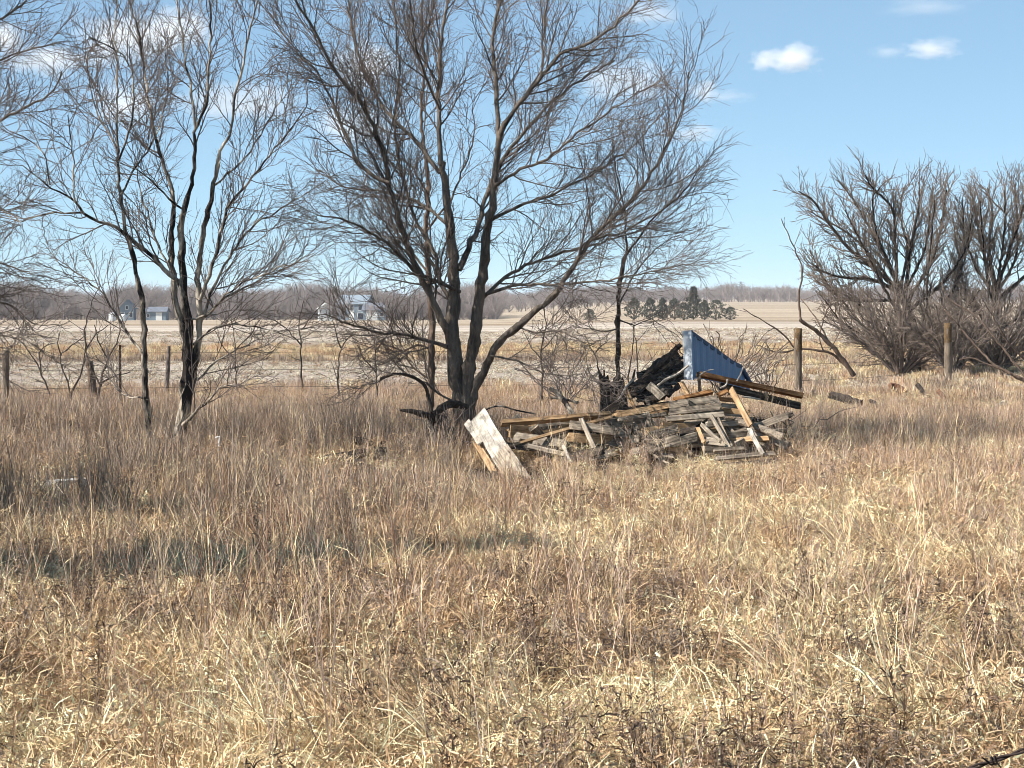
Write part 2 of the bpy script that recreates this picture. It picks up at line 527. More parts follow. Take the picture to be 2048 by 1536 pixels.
def main_tree():
    g = np.random.default_rng(3)
    D = 26.2
    trunks = [tr(g, [(934, 960), (930, 880), (924, 810), (914, 750), (907, 690), (905, 630), (908, 560), (903, 480), (893, 400), (884, 322)], D, D + .2, 37, 10),
              tr(g, [(936, 900), (934, 800), (938, 740), (947, 685), (957, 615), (967, 530), (977, 450), (988, 371), (995, 297)], D, D - .3, 27, 10),
              tr(g, [(938, 860), (945, 800), (960, 757), (985, 703), (1035, 653), (1080, 614), (1114, 584)], D, D - .5, 16, 9)]
    limbs = [
        tr(g, [(882, 330), (878, 260), (877, 198), (882, 99), (896, 0)], D + .2, D + .5, 9, 5, 1.2),
        tr(g, [(995, 300), (1005, 257), (1035, 213), (1080, 158), (1119, 109), (1179, 84), (1253, 30), (1277, 0)], D - .3, D - 1.0, 10, 3, 0.8),
        tr(g, [(995, 290), (995, 223), (990, 148), (985, 74), (1000, 0)], D - .3, D + .4, 8, 5, 1.2),
        tr(g, [(1110, 588), (1154, 520), (1198, 460), (1253, 411), (1302, 346), (1342, 272), (1371, 198), (1378, 145)], D - .5, D - 1.2, 10, 2.5),
        tr(g, [(905, 700), (880, 630), (837, 544), (812, 480), (783, 391), (778, 356), (758, 277), (723, 208), (674, 148), (634, 74), (590, 0)], D, D - 1.3, 14, 4, 1.0),
        tr(g, [(778, 366), (723, 336), (703, 297), (679, 238), (634, 144), (600, 110), (560, 60)], D - .9, D - .4, 7, 2.5, .4),
        tr(g, [(880, 346), (852, 307), (827, 277), (778, 228), (753, 188), (720, 120), (700, 40), (695, -30)], D + .2, D + 1.6, 8, 3, .6),
        tr(g, [(920, 584), (877, 564), (837, 549), (798, 510), (758, 475), (689, 440), (634, 430)], D + .1, D - 1.4, 8, 2.5),
        tr(g, [(905, 695), (857, 683), (798, 668), (748, 663), (684, 643), (649, 628)], D, D - 1.2, 8, 2.0),
        tr(g, [(962, 600), (1005, 559), (1055, 530), (1129, 505), (1179, 490), (1250, 470), (1300, 455)], D - .1, D + .9, 7, 2),
        tr(g, [(960, 592), (1030, 572), (1104, 569), (1180, 564), (1250, 552), (1320, 540), (1370, 530)], D - .1, D - 1.5, 6, 1.6),
        tr(g, [(918, 540), (940, 490), (956, 455), (971, 396), (1000, 330), (1060, 250), (1120, 190), (1180, 150), (1230, 120)], D + .1, D + 1.7, 11, 3),
        tr(g, [(990, 371), (1040, 340), (1090, 320), (1150, 270), (1210, 230), (1280, 180)], D - .3, D - 2.0, 6, 2),
        tr(g, [(976, 445), (1030, 415), (1100, 390), (1180, 350), (1260, 300), (1320, 230)], D - .2, D + .8, 6, 2),
        tr(g, [(900, 455), (860, 420), (820, 400), (750, 380), (690, 375), (640, 340)], D + .2, D + 1.4, 6, 2),
        tr(g, [(918, 690), (905, 620), (880, 560), (865, 500), (830, 440), (800, 330), (790, 250), (800, 150), (790, 50)], D + .1, D + 1.8, 9, 3, .8),
        tr(g, [(1035, 653), (1075, 665), (1110, 660), (1150, 675), (1180, 700)], D - .3, D - .9, 4, 1.5),
        tr(g, [(980, 712), (1040, 725), (1090, 745), (1130, 752), (1180, 745)], D - .3, D - 1.0, 4, 1.8),
        tr(g, [(1180, 480), (1230, 470), (1280, 445), (1330, 415), (1380, 385)], D - .7, D - .2, 5, 1.6),
        tr(g, [(880, 220), (850, 150), (830, 80), (820, 0)], D + .3, D - .8, 5, 3, .9),
        tr(g, [(1080, 158), (1085, 100), (1090, 40), (1100, -30)], D - .6, D - .2, 5, 3, .8),
        tr(g, [(920, 810), (880, 790), (840, 760), (790, 750), (740, 770)], D - .1, D - .8, 4, 1.6),
    ]
    tree('elm_tree', 'large bare multi-stemmed tree with dark forked trunk in the middle behind the white board', P(934, 960, D), trunks, limbs,
         vary(ELM, dens=[8.2, 11.5, 9.0], len=0.97), 5, (BARK, TWIG))
main_tree()

def left_tree():
    g = np.random.default_rng(8)
    D = 25.6
    trunks = [tr(g, [(352, 960), (355, 900), (368, 840), (376, 780), (380, 700), (372, 630), (366, 560), (362, 470), (368, 415), (385, 370)], D, D - .1, 21, 8),
              tr(g, [(345, 950), (352, 890), (362, 820), (372, 750), (366, 660), (352, 600), (346, 547), (345, 470), (346, 400), (345, 380)], D, D + .3, 15, 7),
              tr(g, [(312, 950), (302, 890), (294, 800), (288, 700), (285, 620), (275, 560), (262, 500), (250, 450), (240, 400), (236, 370)], D - .2, D - .5, 14, 4.5),
              tr(g, [(378, 790), (392, 720), (400, 640), (395, 560), (405, 470), (430, 370), (440, 300)], D, D - .4, 12, 5)]
    limbs = [
        tr(g, [(346, 385), (325, 320), (305, 250), (297, 195), (288, 140), (280, 70), (262, 20), (255, -20)], D + .3, D + .7, 7, 3, .8),
        tr(g, [(385, 372), (390, 300), (392, 255), (405, 230), (415, 190), (418, 120), (422, 60), (420, 0)], D - .1, D - .5, 7, 3, 1.0),
        tr(g, [(391, 260), (382, 180), (370, 110), (362, 50), (355, 0)], D - .2, D + .5, 5, 3, .9),
        tr(g, [(440, 302), (462, 265), (470, 200), (485, 130), (500, 60), (515, 0)], D - .4, D - .9, 5, 3, .8),
        tr(g, [(400, 600), (420, 550), (445, 460), (455, 415), (500, 360), (540, 310), (580, 260), (612, 215)], D - .2, D - 1.0, 7, 2),
        tr(g, [(402, 640), (440, 550), (475, 490), (510, 450), (560, 420), (615, 385)], D - .1, D + 1.0, 6, 2),
        tr(g, [(370, 570), (340, 548), (300, 510), (260, 475), (225, 450), (185, 437), (165, 425), (150, 400), (120, 385), (90, 365), (45, 330)], D, D - 1.1, 9, 2),
        tr(g, [(165, 425), (120, 425), (80, 430), (40, 445), (10, 430)], D - .8, D - .6, 4, 1.5),
        tr(g, [(150, 405), (147, 350), (146, 310), (138, 260), (136, 230)], D - .9, D - 1.3, 4, 1.5),
        tr(g, [(100, 370), (88, 310), (60, 280), (20, 262)], D - 1.0, D - .6, 3, 1.5),
        tr(g, [(236, 372), (238, 320), (232, 270), (235, 200), (235, 130), (230, 70), (235, 10)], D - .5, D - .2, 5, 2.2, .5),
        tr(g, [(238, 320), (262, 250), (268, 170), (255, 120), (215, 90), (180, 75)], D - .5, D - 1.2, 4, 1.6),
        tr(g, [(235, 300), (205, 250), (190, 210), (178, 160), (172, 110)], D - .4, D + .3, 4, 1.6),
        tr(g, [(240, 390), (270, 340), (300, 290), (320, 250), (335, 180), (330, 100)], D - .5, D + .6, 4, 1.8),
        tr(g, [(372, 640), (420, 625), (440, 600), (480, 570), (530, 548), (600, 520)], D - .1, D - 1.1, 5, 1.6),
        tr(g, [(402, 640), (440, 600), (500, 570), (560, 540), (630, 505)], D - .1, D + .9, 5, 1.6),
        tr(g, [(385, 690), (430, 655), (480, 650), (540, 660), (590, 680)], D - .1, D - .6, 4, 1.5),
        tr(g, [(365, 850), (390, 825), (420, 800), (440, 775), (470, 768)], D - .2, D - .8, 7, 2),
        tr(g, [(395, 760), (430, 725), (470, 700), (500, 690)], D, D + .6, 4, 1.5),
        tr(g, [(296, 800), (250, 790), (225, 765), (205, 745)], D - .3, D + .2, 4, 1.5),
        tr(g, [(285, 705), (250, 660), (225, 620), (200, 580), (150, 545), (110, 520)], D - .3, D + .8, 5, 1.5),
        tr(g, [(362, 580), (320, 500), (300, 440), (280, 380), (275, 330)], D, D + 1.0, 5, 2),
        tr(g, [(430, 370), (475, 330), (520, 270), (560, 200), (580, 130)], D - .3, D + .7, 4, 1.6),
        tr(g, [(368, 420), (330, 390), (290, 350), (250, 330)], D - .1, D - .8, 4, 1.6),
        tr(g, [(350, 930), (330, 905), (310, 920), (300, 935)], D - .3, D - .7, 4, 1.5),
    ]
    tree('bare_tree', 'bare multi-trunk tree with pale peeling bark left of the main tree', P(350, 960, D), trunks, limbs,
         vary(ELM, dens=[6.5, 10, 8], len=0.85), 15, (BARK_PALE, TWIG))
left_tree()

def simple_tree(name, label, D, tk, lb, seed, barks, spec, cat='tree', group=None):
    g = np.random.default_rng(seed)
    trunks = [tr(g, px, D, D + dd, r0, r1) for px, dd, r0, r1 in tk]
    limbs = [tr(g, px, D + d0, D + d1, r0, r1, e) for px, d0, d1, r0, r1, e in lb]
    b = P(*tk[0][0][0], D) if tk else P(*lb[0][0][0], D)
    return tree(name, label, b, trunks, limbs, spec, seed, barks, cat, group)

# straight brown trunk standing behind the main tree
simple_tree('bare_tree', 'slender bare tree with straight brown trunk standing just behind the main tree', 29.0,
            [([(856, 915), (858, 840), (862, 760), (863, 640), (857, 550), (853, 450), (858, 380), (850, 300)], .2, 15, 6)],
            [([(850, 305), (842, 220), (850, 130), (845, 40), (850, -30)], .2, .5, 6, 3, .8),
             ([(857, 545), (820, 500), (790, 460), (740, 420), (720, 380)], .1, 1.0, 4, 1.5, 0),
             ([(855, 460), (900, 400), (930, 330), (950, 260), (940, 180)], .1, .9, 4, 1.5, 0),
             ([(858, 390), (820, 330), (770, 300), (730, 250)], .1, -.6, 4, 1.5, 0),
             ([(862, 700), (830, 690), (790, 715), (750, 735)], .1, -.5, 4, 1.5, 0),
             ([(862, 760), (830, 740), (800, 700), (760, 690), (720, 685)], .1, .7, 4, 1.5, 0)], 21, (BARK_BROWN, TWIG), vary(ELM, dens=[6, 9, 7], len=0.9))

# slender tree over the rubble, right of the main tree
simple_tree('bare_sapling', 'slender dark sapling rising behind the charred stump left of the blue metal', 28.6,
            [([(1236, 800), (1237, 745), (1236, 650), (1240, 560), (1254, 505)], .1, 8, 5)],
            [([(1254, 508), (1252, 460), (1250, 420), (1238, 370), (1225, 310)], .1, .4, 4.5, 1.8, 0),
             ([(1254, 508), (1275, 480), (1300, 440), (1340, 410), (1380, 370), (1400, 330)], .1, -.5, 4.5, 1.6, 0),
             ([(1236, 658), (1200, 662), (1170, 658), (1155, 655)], .0, -.4, 3, 1.3, 0),
             ([(1238, 610), (1262, 560), (1290, 520), (1320, 490), (1360, 470)], .0, .6, 3, 1.3, 0),
             ([(1250, 430), (1235, 400), (1220, 370)], .1, .5, 3, 1.3, 0),
             ([(1237, 640), (1270, 650), (1300, 640), (1330, 655)], 0, .3, 2.5, 1.2, 0)], 31, (BARK_DARK, TWIG), vary(ELM, dens=[6, 9, 7], len=0.8))

# crown reaching in from the left edge
simple_tree('bare_tree', 'bare tree whose crown reaches in at the left edge of the picture', 27.0,
            [([(-190, 930), (-185, 800), (-180, 650), (-175, 500), (-170, 380)], .1, 30, 16)],
            [([(-172, 400), (-100, 330), (-40, 270), (0, 240), (45, 215), (85, 200), (115, 165), (124, 140)], 0, -.8, 9, 2.5, 0),
             ([(-172, 395), (-120, 260), (-60, 170), (0, 120), (60, 100), (120, 85)], .1, -.2, 9, 2, 0),
             ([(-170, 385), (-130, 230), (-80, 120), (-30, 60), (30, 20), (80, -20)], .1, .8, 9, 3, .6),
             ([(-170, 385), (-160, 200), (-150, 50), (-140, -80)], .1, .3, 10, 5, 1.4),
             ([(-170, 385), (-230, 220), (-280, 80), (-330, -40)], .1, .2, 10, 4, 1.2),
             ([(-177, 560), (-110, 530), (-50, 520), (10, 530), (60, 545)], 0, -.5, 7, 2, 0),
             ([(-180, 620), (-110, 610), (-50, 600), (20, 610), (70, 650)], 0, .6, 7, 2, 0),
             ([(-178, 590), (-100, 470), (-50, 430), (0, 420), (40, 440)], 0, -1.2, 6, 2, 0),
             ([(-180, 700), (-100, 680), (-30, 670), (30, 675), (75, 690)], 0, -.8, 6, 2, 0),
             ([(-175, 480), (-240, 420), (-300, 380), (-380, 300)], 0, -.8, 7, 2, 0)], 41, (BARK, TWIG), vary(ELM, dens=[7.0, 10.0, 8.0]))

# a second tree farther left, wholly beside the picture: its shade falls on the left foreground
simple_tree('bare_tree', 'bare tree beyond the left edge whose shade falls on the dark grass', 20.2,
            [([(-640, 1010), (-630, 800), (-620, 640), (-600, 480)], .1, 40, 22)],
            [([(-600, 490), (-540, 330), (-480, 200), (-430, 60)], 0, .6, 20, 6, 1.0),
             ([(-600, 490), (-640, 320), (-660, 150), (-650, 0)], 0, .5, 18, 6, 1.0),
             ([(-605, 520), (-500, 430), (-400, 370), (-300, 300)], 0, -.6, 15, 4, .4),
             ([(-610, 560), (-520, 520), (-430, 500), (-340, 470)], 0, .9, 12, 4, .2),
             ([(-605, 520), (-700, 400), (-780, 300), (-850, 180)], 0, -.7, 14, 4, .5),
             ([(-600, 490), (-570, 300), (-590, 120), (-560, -60)], 0, -1.2, 14, 5, 1.0)], 43, (BARK, TWIG), vary(ELM, dens=[6.0, 7.0, 2.0]))

# ---- right-hand trees: stiff upright twigs
STIFF = [dict(dens=7.5, t0=0.18, ang=(15, 45), len=1.05, seg=7, wig=0.10, up=0.06, rr=0.6, rmax=0.026, rmin=0.011, short=0.45),
         dict(dens=6.0, t0=0.12, ang=(18, 45), len=0.75, seg=4, wig=0.11, up=0.07, rr=0.6, rmax=0.015, rmin=0.009, short=0.4),
         dict(dens=5.0, t0=0.1, ang=(20, 55), len=0.32, seg=2, wig=0.12, up=0.05, rr=0.75, rmax=0.009, rmin=0.0065, short=0.3)]
simple_tree('bare_tree', 'wide bare vase-shaped tree behind the mossy fence post on the right', 58.0,
            [([(1835, 755), (1832, 700), (1826, 650), (1812, 605), (1802, 585)], 0, 17, 12)],
            [([(1802, 590), (1770, 570), (1740, 558), (1690, 555), (1650, 545), (1625, 528)], 0, -.8, 8, 2.5, 0),
             ([(1800, 588), (1770, 555), (1740, 530), (1700, 500), (1660, 450), (1625, 400), (1597, 382)], 0, -.2, 9, 2.5, 0),
             ([(1803, 585), (1770, 510), (1730, 440), (1700, 390), (1675, 360)], 0, .8, 7, 2.5, 0),
             ([(1795, 585), (1790, 500), (1785, 420), (1745, 375), (1730, 350)], 0, -1.0, 7, 2.5, 0),
             ([(1810, 585), (1825, 480), (1838, 410), (1838, 365)], 0, .4, 8, 2.5, 0),
             ([(1815, 600), (1865, 520), (1885, 430), (1893, 380)], 0, -.6, 7, 2.5, 0),
             ([(1820, 620), (1890, 560), (1930, 500), (1945, 430)], 0, .9, 7, 2.5, 0),
             ([(1800, 580), (1815, 500), (1800, 430), (1808, 375)], 0, 1.2, 6, 2.5, 0),
             ([(1798, 588), (1750, 520), (1700, 470), (1650, 440), (1615, 420)], 0, 1.1, 6, 2.2, 0),
             ([(1800, 586), (1755, 470), (1745, 400), (1760, 375)], 0, -.9, 6, 2.2, 0),
             ([(1806, 590), (1850, 500), (1860, 420), (1866, 375)], 0, .9, 6, 2.2, 0),
             ([(1812, 600), (1700, 600), (1660, 580), (1630, 560)], 0, 1.3, 6, 2.2, 0),
             ([(1834, 735), (1760, 690), (1700, 620), (1650, 560), (1620, 500)], 0, .8, 7, 2, 0),
             ([(1834, 735), (1800, 640), (1760, 560), (1720, 480), (1690, 420)], 0, -1.3, 7, 2, 0),
             ([(1834, 735), (1870, 640), (1910, 570), (1935, 500), (1950, 440)], 0, 1.3, 7, 2, 0),
             ([(1834, 735), (1850, 640), (1855, 560), (1862, 480), (1870, 400)], 0, -1.4, 6, 2, 0),
             ([(1832, 690), (1780, 690), (1720, 665), (1680, 640), (1650, 600)], 0, -.9, 7, 2, 0),
             ([(1832, 700), (1770, 660), (1730, 620), (1690, 590), (1655, 580)], 0, 1.0, 6, 2, 0),
             ([(1830, 700), (1880, 650), (1930, 620), (1960, 580)], 0, -1.2, 6, 2, 0)], 51, (BARK_DARK, TWIG_GREY), STIFF)
simple_tree('bare_tree', 'bare tree cut off by the right edge of the picture', 60.0,
            [([(2005, 760), (2000, 690), (1995, 620), (1990, 565)], 0, 14, 10)],
            [([(1990, 570), (1978, 500), (1985, 430), (1975, 375)], 0, .4, 8, 2.5, 0),
             ([(1992, 580), (2020, 500), (2045, 420), (2052, 375)], 0, -.6, 8, 2.5, 0),
             ([(1990, 570), (1965, 500), (1950, 420), (1942, 385)], 0, .7, 7, 2.5, 0),
             ([(1995, 600), (2060, 540), (2110, 460), (2135, 400)], 0, .5, 8, 2.5, 0),
             ([(1992, 590), (2005, 500), (2010, 430), (2010, 380)], 0, -1.0, 7, 2.5, 0),
             ([(1992, 590), (2030, 520), (2035, 450), (2030, 370)], 0, .9, 6, 2.5, 0),
             ([(1990, 580), (1955, 540), (1930, 470), (1925, 400)], 0, -.9, 6, 2.5, 0),
             ([(2004, 740), (1960, 660), (1930, 580), (1915, 500), (1905, 430)], 0, 1.0, 7, 2, 0),
             ([(2004, 740), (2040, 650), (2070, 570), (2090, 490)], 0, 1.2, 7, 2, 0),
             ([(2004, 740), (1995, 640), (1975, 560), (1965, 470), (1960, 400)], 0, -1.2, 7, 2, 0),
             ([(2000, 660), (1960, 620), (1930, 600), (1905, 560)], 0, -.8, 6, 2, 0),
             ([(2000, 660), (2060, 620), (2110, 600), (2150, 560)], 0, -.5, 6, 2, 0)], 52, (BARK_DARK, TWIG_GREY), STIFF)

def thicket(name, label, px, D, n, hpx, spread, seed, spec, barks, cat='shrub', lean=0.0, r=3.0, group=None):
    """many stems out of one root"""
    g = np.random.default_rng(seed)
    limbs = []
    s = FPX / D
    for i in range(n):
        a = g.uniform(-1, 1); b = g.uniform(-1, 1)
        h = hpx / s * g.uniform(0.6, 1.1) * (1 - 0.35 * abs(a))
        base = P(px[0], px[1], D) + np.array((a * 0.15, b * 0.15, 0))
        mid = base + np.array((a * spread * 0.45 + lean * 0.4, b * spread * 0.3, h * 0.55))
        top = base + np.array((a * spread + lean + g.normal() * 0.1, b * spread * 0.7, h))
        q = wobble(smooth_line([base, mid, top], 12), 0.025, g)
        limbs.append((q, np.linspace(r / s, 1.0 / s, 12)))
    return tree(name, label, P(px[0], px[1], D), [], limbs, spec, seed, barks, cat, group, 6)

BRUSH = [dict(dens=7.0, t0=0.12, ang=(20, 60), len=0.8, seg=4, wig=0.16, up=0.03, rr=0.6, rmax=0.014, rmin=0.007, short=0.4),
         dict(dens=8.0, t0=0.1, ang=(20, 60), len=0.34, seg=3, wig=0.16, up=0.02, rr=0.7, rmax=0.008, rmin=0.005, short=0.3)]
thicket('thicket_shrub', 'dense low grey thicket under the vase-shaped tree on the right', (1800, 745), 56.0, 36, 185, 2.2, 61, BRUSH, (TWIG, TWIG_GREY))
thicket('thicket_shrub', 'dense grey-brown thicket at the right edge behind the fallen limbs', (1985, 750), 57.0, 40, 200, 2.1, 62, BRUSH, (TWIG, TWIG_GREY))
thicket('thicket_shrub', 'tangled thicket between the mossy post and the right edge', (1905, 745), 55.0, 28, 165, 1.6, 63, BRUSH, (TWIG, TWIG_GREY))
WISP = [dict(dens=2.5, t0=0.35, ang=(10, 28), len=0.5, seg=3, wig=0.08, up=0.05, rr=0.6, rmax=0.006, rmin=0.004, short=0.4)]
thicket('wispy_shrub', 'wispy upright shrub of thin tan stems behind the blue metal', (1450, 790), 37.0, 30, 150, 1.0, 64, WISP, (TWIG_GREY, TWIG_GREY), r=1.3)
thicket('wispy_shrub', 'wispy shrub of thin stems right of the blue metal near the post', (1530, 790), 39.0, 14, 110, 0.6, 65, WISP, (TWIG_GREY, TWIG_GREY), r=1.2)
thicket('wispy_shrub', 'small wispy shrub between the main tree and the slender sapling', (1130, 800), 38.0, 14, 120, 0.8, 66, WISP, (TWIG, TWIG), r=1.3)

thicket('wispy_shrub', 'wispy dry stems growing up through the middle of the pile', (1262, 905), 24.9, 12, 80, .35, 67, WISP, (TWIG_GREY, TWIG_GREY), r=1.0)
thicket('wispy_shrub', 'wispy dry stems at the right end of the pile', (1580, 900), 25.6, 14, 95, .4, 68, WISP, (TWIG_GREY, TWIG_GREY), r=1.0)
thicket('wispy_shrub', 'dark twiggy shoots around the rotten stump', (890, 930), 25.2, 16, 110, .45, 69, WISP, (TWIG, TWIG), r=1.1)

# leaning dead snag by the fence
DEAD = [dict(dens=1.6, t0=0.3, ang=(25, 60), len=0.7, seg=5, wig=0.16, up=0.03, rr=0.6, rmax=0.02, rmin=0.008, short=0.4),
        dict(dens=2.0, t0=0.2, ang=(25, 60), len=0.3, seg=3, wig=0.18, up=0.02, rr=0.7, rmax=0.009, rmin=0.006, short=0.3)]
simple_tree('dead_snag', 'leaning dead tree with crooked limbs right of the tall fence post', 48.0,
            [([(1708, 752), (1690, 725), (1670, 700), (1630, 660), (1600, 640)], -.4, 9, 6)],
            [([(1602, 642), (1597, 605), (1600, 575), (1605, 540), (1590, 500), (1575, 465), (1563, 437)], -.4, -.7, 4.5, 1.4, 0),
             ([(1660, 690), (1640, 650), (1620, 620), (1602, 598)], -.2, .3, 4, 1.4, 0),
             ([(1700, 738), (1665, 708), (1640, 702), (1600, 697), (1560, 706), (1512, 690)], 0, -.6, 6, 1.6, 0),
             ([(1590, 697), (1570, 672), (1540, 650), (1486, 618)], -.3, -.8, 3.5, 1.4, 0),
             ([(1640, 665), (1650, 630), (1660, 610), (1672, 575)], -.3, .2, 3, 1.2, 0),
             ([(1660, 700), (1680, 660), (1678, 640)], -.1, .2, 2.5, 1.2, 0)], 71, (BARK_BROWN, TWIG), DEAD)
simple_tree('fallen_limb', 'dark fallen limb sloping down to the grass at the right edge', 47.0,
            [([(2080, 775), (2030, 752), (1990, 730), (1960, 700), (1925, 660), (1890, 620)], .6, 6, 2)],
            [([(2000, 738), (1965, 722), (1940, 716), (1918, 720)], .1, .2, 4, 1.6, 0),
             ([(2060, 765), (2000, 690), (1950, 630), (1900, 600), (1878, 560)], .2, .8, 5, 1.6, 0),
             ([(2050, 720), (2020, 690), (1990, 640), (1965, 600)], .2, -.3, 4, 1.4, 0)], 72, (BARK_BROWN, TWIG), DEAD)

# saplings along the fence
SAP = [dict(dens=3.2, t0=0.25, ang=(25, 60), len=0.55, seg=5, wig=0.17, up=0.05, rr=0.6, rmax=0.010, rmin=0.006, short=0.4),
       dict(dens=4.0, t0=0.2, ang=(25, 60), len=0.25, seg=3, wig=0.18, up=0.03, rr=0.7, rmax=0.007, rmin=0.005, short=0.3)]
saps = [('small crooked sapling nearest the left fence post', 38.5, [([(108, 830), (105, 800), (88, 760), (72, 725), (50, 692), (20, 670)], 4.0), ([(82, 745), (78, 715), (85, 695), (110, 685)], 3)]),
        ('small bare sapling with a forked top right of the left fence post', 39.5, [([(140, 820), (138, 775), (125, 735), (122, 708), (145, 690), (172, 670)], 3.5), ([(122, 710), (115, 690), (120, 665)], 2.5)]),
        ('tall thin crooked sapling left of the leaning stub post', 38.0, [([(140, 830), (145, 785), (160, 750), (172, 700), (170, 660), (182, 610), (200, 572)], 4), ([(171, 700), (190, 670), (215, 650)], 3)]),
        ('forked dark sapling between the leaning stub post and the thin steel post', 37.0, [([(193, 830), (197, 800), (200, 770), (215, 720), (235, 680), (245, 640)], 6), ([(200, 770), (180, 725), (170, 690), (172, 650)], 4), ([(203, 765), (225, 752), (262, 744)], 3.5), ([(216, 718), (200, 690), (188, 650)], 3)]),
        ('bare sapling standing right of the left tree in the stubble', 44.0, [([(606, 815), (605, 780), (602, 740), (602, 690), (598, 640), (608, 600)], 4), ([(602, 690), (575, 660), (550, 640)], 2.5), ([(602, 660), (630, 625), (650, 600)], 2.5)]),
        ('thin Y-shaped sapling left of the main tree in front of the stubble', 41.0, [([(674, 830), (676, 795), (678, 740), (682, 695), (708, 662)], 4), ([(682, 696), (672, 665), (665, 640)], 3)]),
        ('small sapling just left of the straight brown trunk', 40.0, [([(757, 830), (755, 800), (752, 740), (750, 690), (746, 655)], 4), ([(752, 745), (730, 720), (715, 690)], 2.5), ([(751, 700), (775, 670), (790, 640)], 2.5)]),
        ('reddish sapling right of the main trunk behind the rubble', 38.0, [([(1084, 835), (1083, 795), (1084, 750), (1082, 700), (1092, 650), (1085, 610)], 5), ([(1083, 720), (1060, 690), (1045, 660)], 2.5), ([(1083, 700), (1110, 670), (1130, 640)], 2.5)]),
        ('thin leaning sapling left of the charred stump', 31.0, [([(1205, 815), (1203, 775), (1195, 730), (1180, 690), (1168, 668)], 4), ([(1188, 710), (1205, 690), (1215, 680)], 2.5)]),
        ('pair of thin dark stems right of the slender sapling', 30.5, [([(1262, 800), (1258, 740), (1268, 690), (1266, 650)], 4), ([(1278, 790), (1276, 730), (1270, 680), (1268, 640)], 3)]),
        ('small sapling right of the thick dark stub behind the left tree', 42.0, [([(475, 830), (474, 780), (471, 730), (470, 690), (462, 640)], 3.5), ([(471, 700), (500, 670), (520, 640)], 2.5), ([(471, 720), (445, 690), (430, 660)], 2.5)])]
for k, (lab, D, stems) in enumerate(saps):
    g = np.random.default_rng(200 + k)
    limbs = [tr(g, px, D, D + g.uniform(-.4, .4), r, 1.3) for px, r in stems]
    tree('sapling', lab, P(*stems[0][0][0], D), [], limbs, SAP, 300 + k, (BARK_DARK, TWIG), 'sapling', 'saplings along the fence line', 6)

# ------------------------------------------------------------------ rubble pile
WOOD_GREY = wood_mat('weathered_grey_wood', srgb(66, 58, 51), srgb(140, 127, 111), srgb(186, 172, 153), 0, 0.7)
WOOD_PALE = wood_mat('bleached_wood', srgb(92, 82, 72), srgb(150, 138, 122), srgb(186, 174, 156), 1, 0.6)
WOOD_TAN = wood_mat('tan_wood', srgb(104, 80, 56), srgb(168, 136, 100), srgb(200, 170, 132), 2, 0.45)
WOOD_ORANGE = wood_mat('orange_rotting_wood', srgb(92, 60, 36), srgb(156, 108, 66), srgb(192, 146, 98), 3, 0.5)
WOOD_DARK = wood_mat('dark_old_timber', srgb(26, 22, 19), srgb(74, 64, 55), srgb(126, 114, 100), 4, 0.6)
BOARD_WHITE = wood_mat('white_painted_board', srgb(124, 116, 106), srgb(176, 169, 157), srgb(198, 191, 180), 5, 0.7)
POST_WOOD = wood_mat('post_wood', srgb(70, 62, 54), srgb(128, 116, 102), srgb(160, 146, 128), 6, 0.5)
MOSS_TOP = plain_mat('lichen_post_top', srgb(92, 72, 48), 0.9, 0, 0.5, 30)

def frame_of(A, B, roll):
    A, B = np.asarray(A), np.asarray(B)
    x = nrm(B - A)
    c = CAM - (A + B) / 2
    z = nrm(c - x * c.dot(x))
    a = math.radians(roll)
    y = np.cross(z, x)
    z2 = z * math.cos(a) + y * math.sin(a)
    y2 = np.cross(z2, x)
    M = Matrix(((x[0], y2[0], z2[0], (A[0] + B[0]) / 2), (x[1], y2[1], z2[1], (A[1] + B[1]) / 2), (x[2], y2[2], z2[2], (A[2] + B[2]) / 2), (0, 0, 0, 1)))
    return M, float(np.linalg.norm(B - A))

def plank(name, label, A, B, w, t, roll, m, seed, cat='plank', group='boards of the collapsed shed', jag=0.03, bend=0.01):
    """a board from A to B: w wide (seen side), t thick; rough ends, slight warp"""
    A = P(*A); B = P(*B)
    M, L = frame_of(A, B, roll)
    g = np.random.default_rng(seed)
    n = 8
    xs = np.linspace(-L / 2, L / 2, n)
    V = []
    bow = g.normal() * bend
    for i, x in enumerate(xs):
        s = 1 + 0.03 * g.normal()
        off = bow * (1 - (2 * x / L) ** 2)
        for yy, zz in ((-1, -1), (1, -1), (1, 1), (-1, 1)):
            e = g.uniform(-jag, jag) if i in (0, n - 1) else 0
            V.append((x + e, yy * w / 2 * s + g.normal() * 0.0015, zz * t / 2 + off))
    F = []
    for i in range(n - 1):
        for k in range(4):
            a, b = i * 4 + k, i * 4 + (k + 1) % 4
            F.append((a, b, b + 4, a + 4))
    F += [(3, 2, 1, 0), tuple((n - 1) * 4 + k for k in range(4))]
    o = link(name, new_mesh(name, np.array(V), np.array(F), smooth=False), m)
    o.matrix_world = M
    return tag(o, label, cat, group)

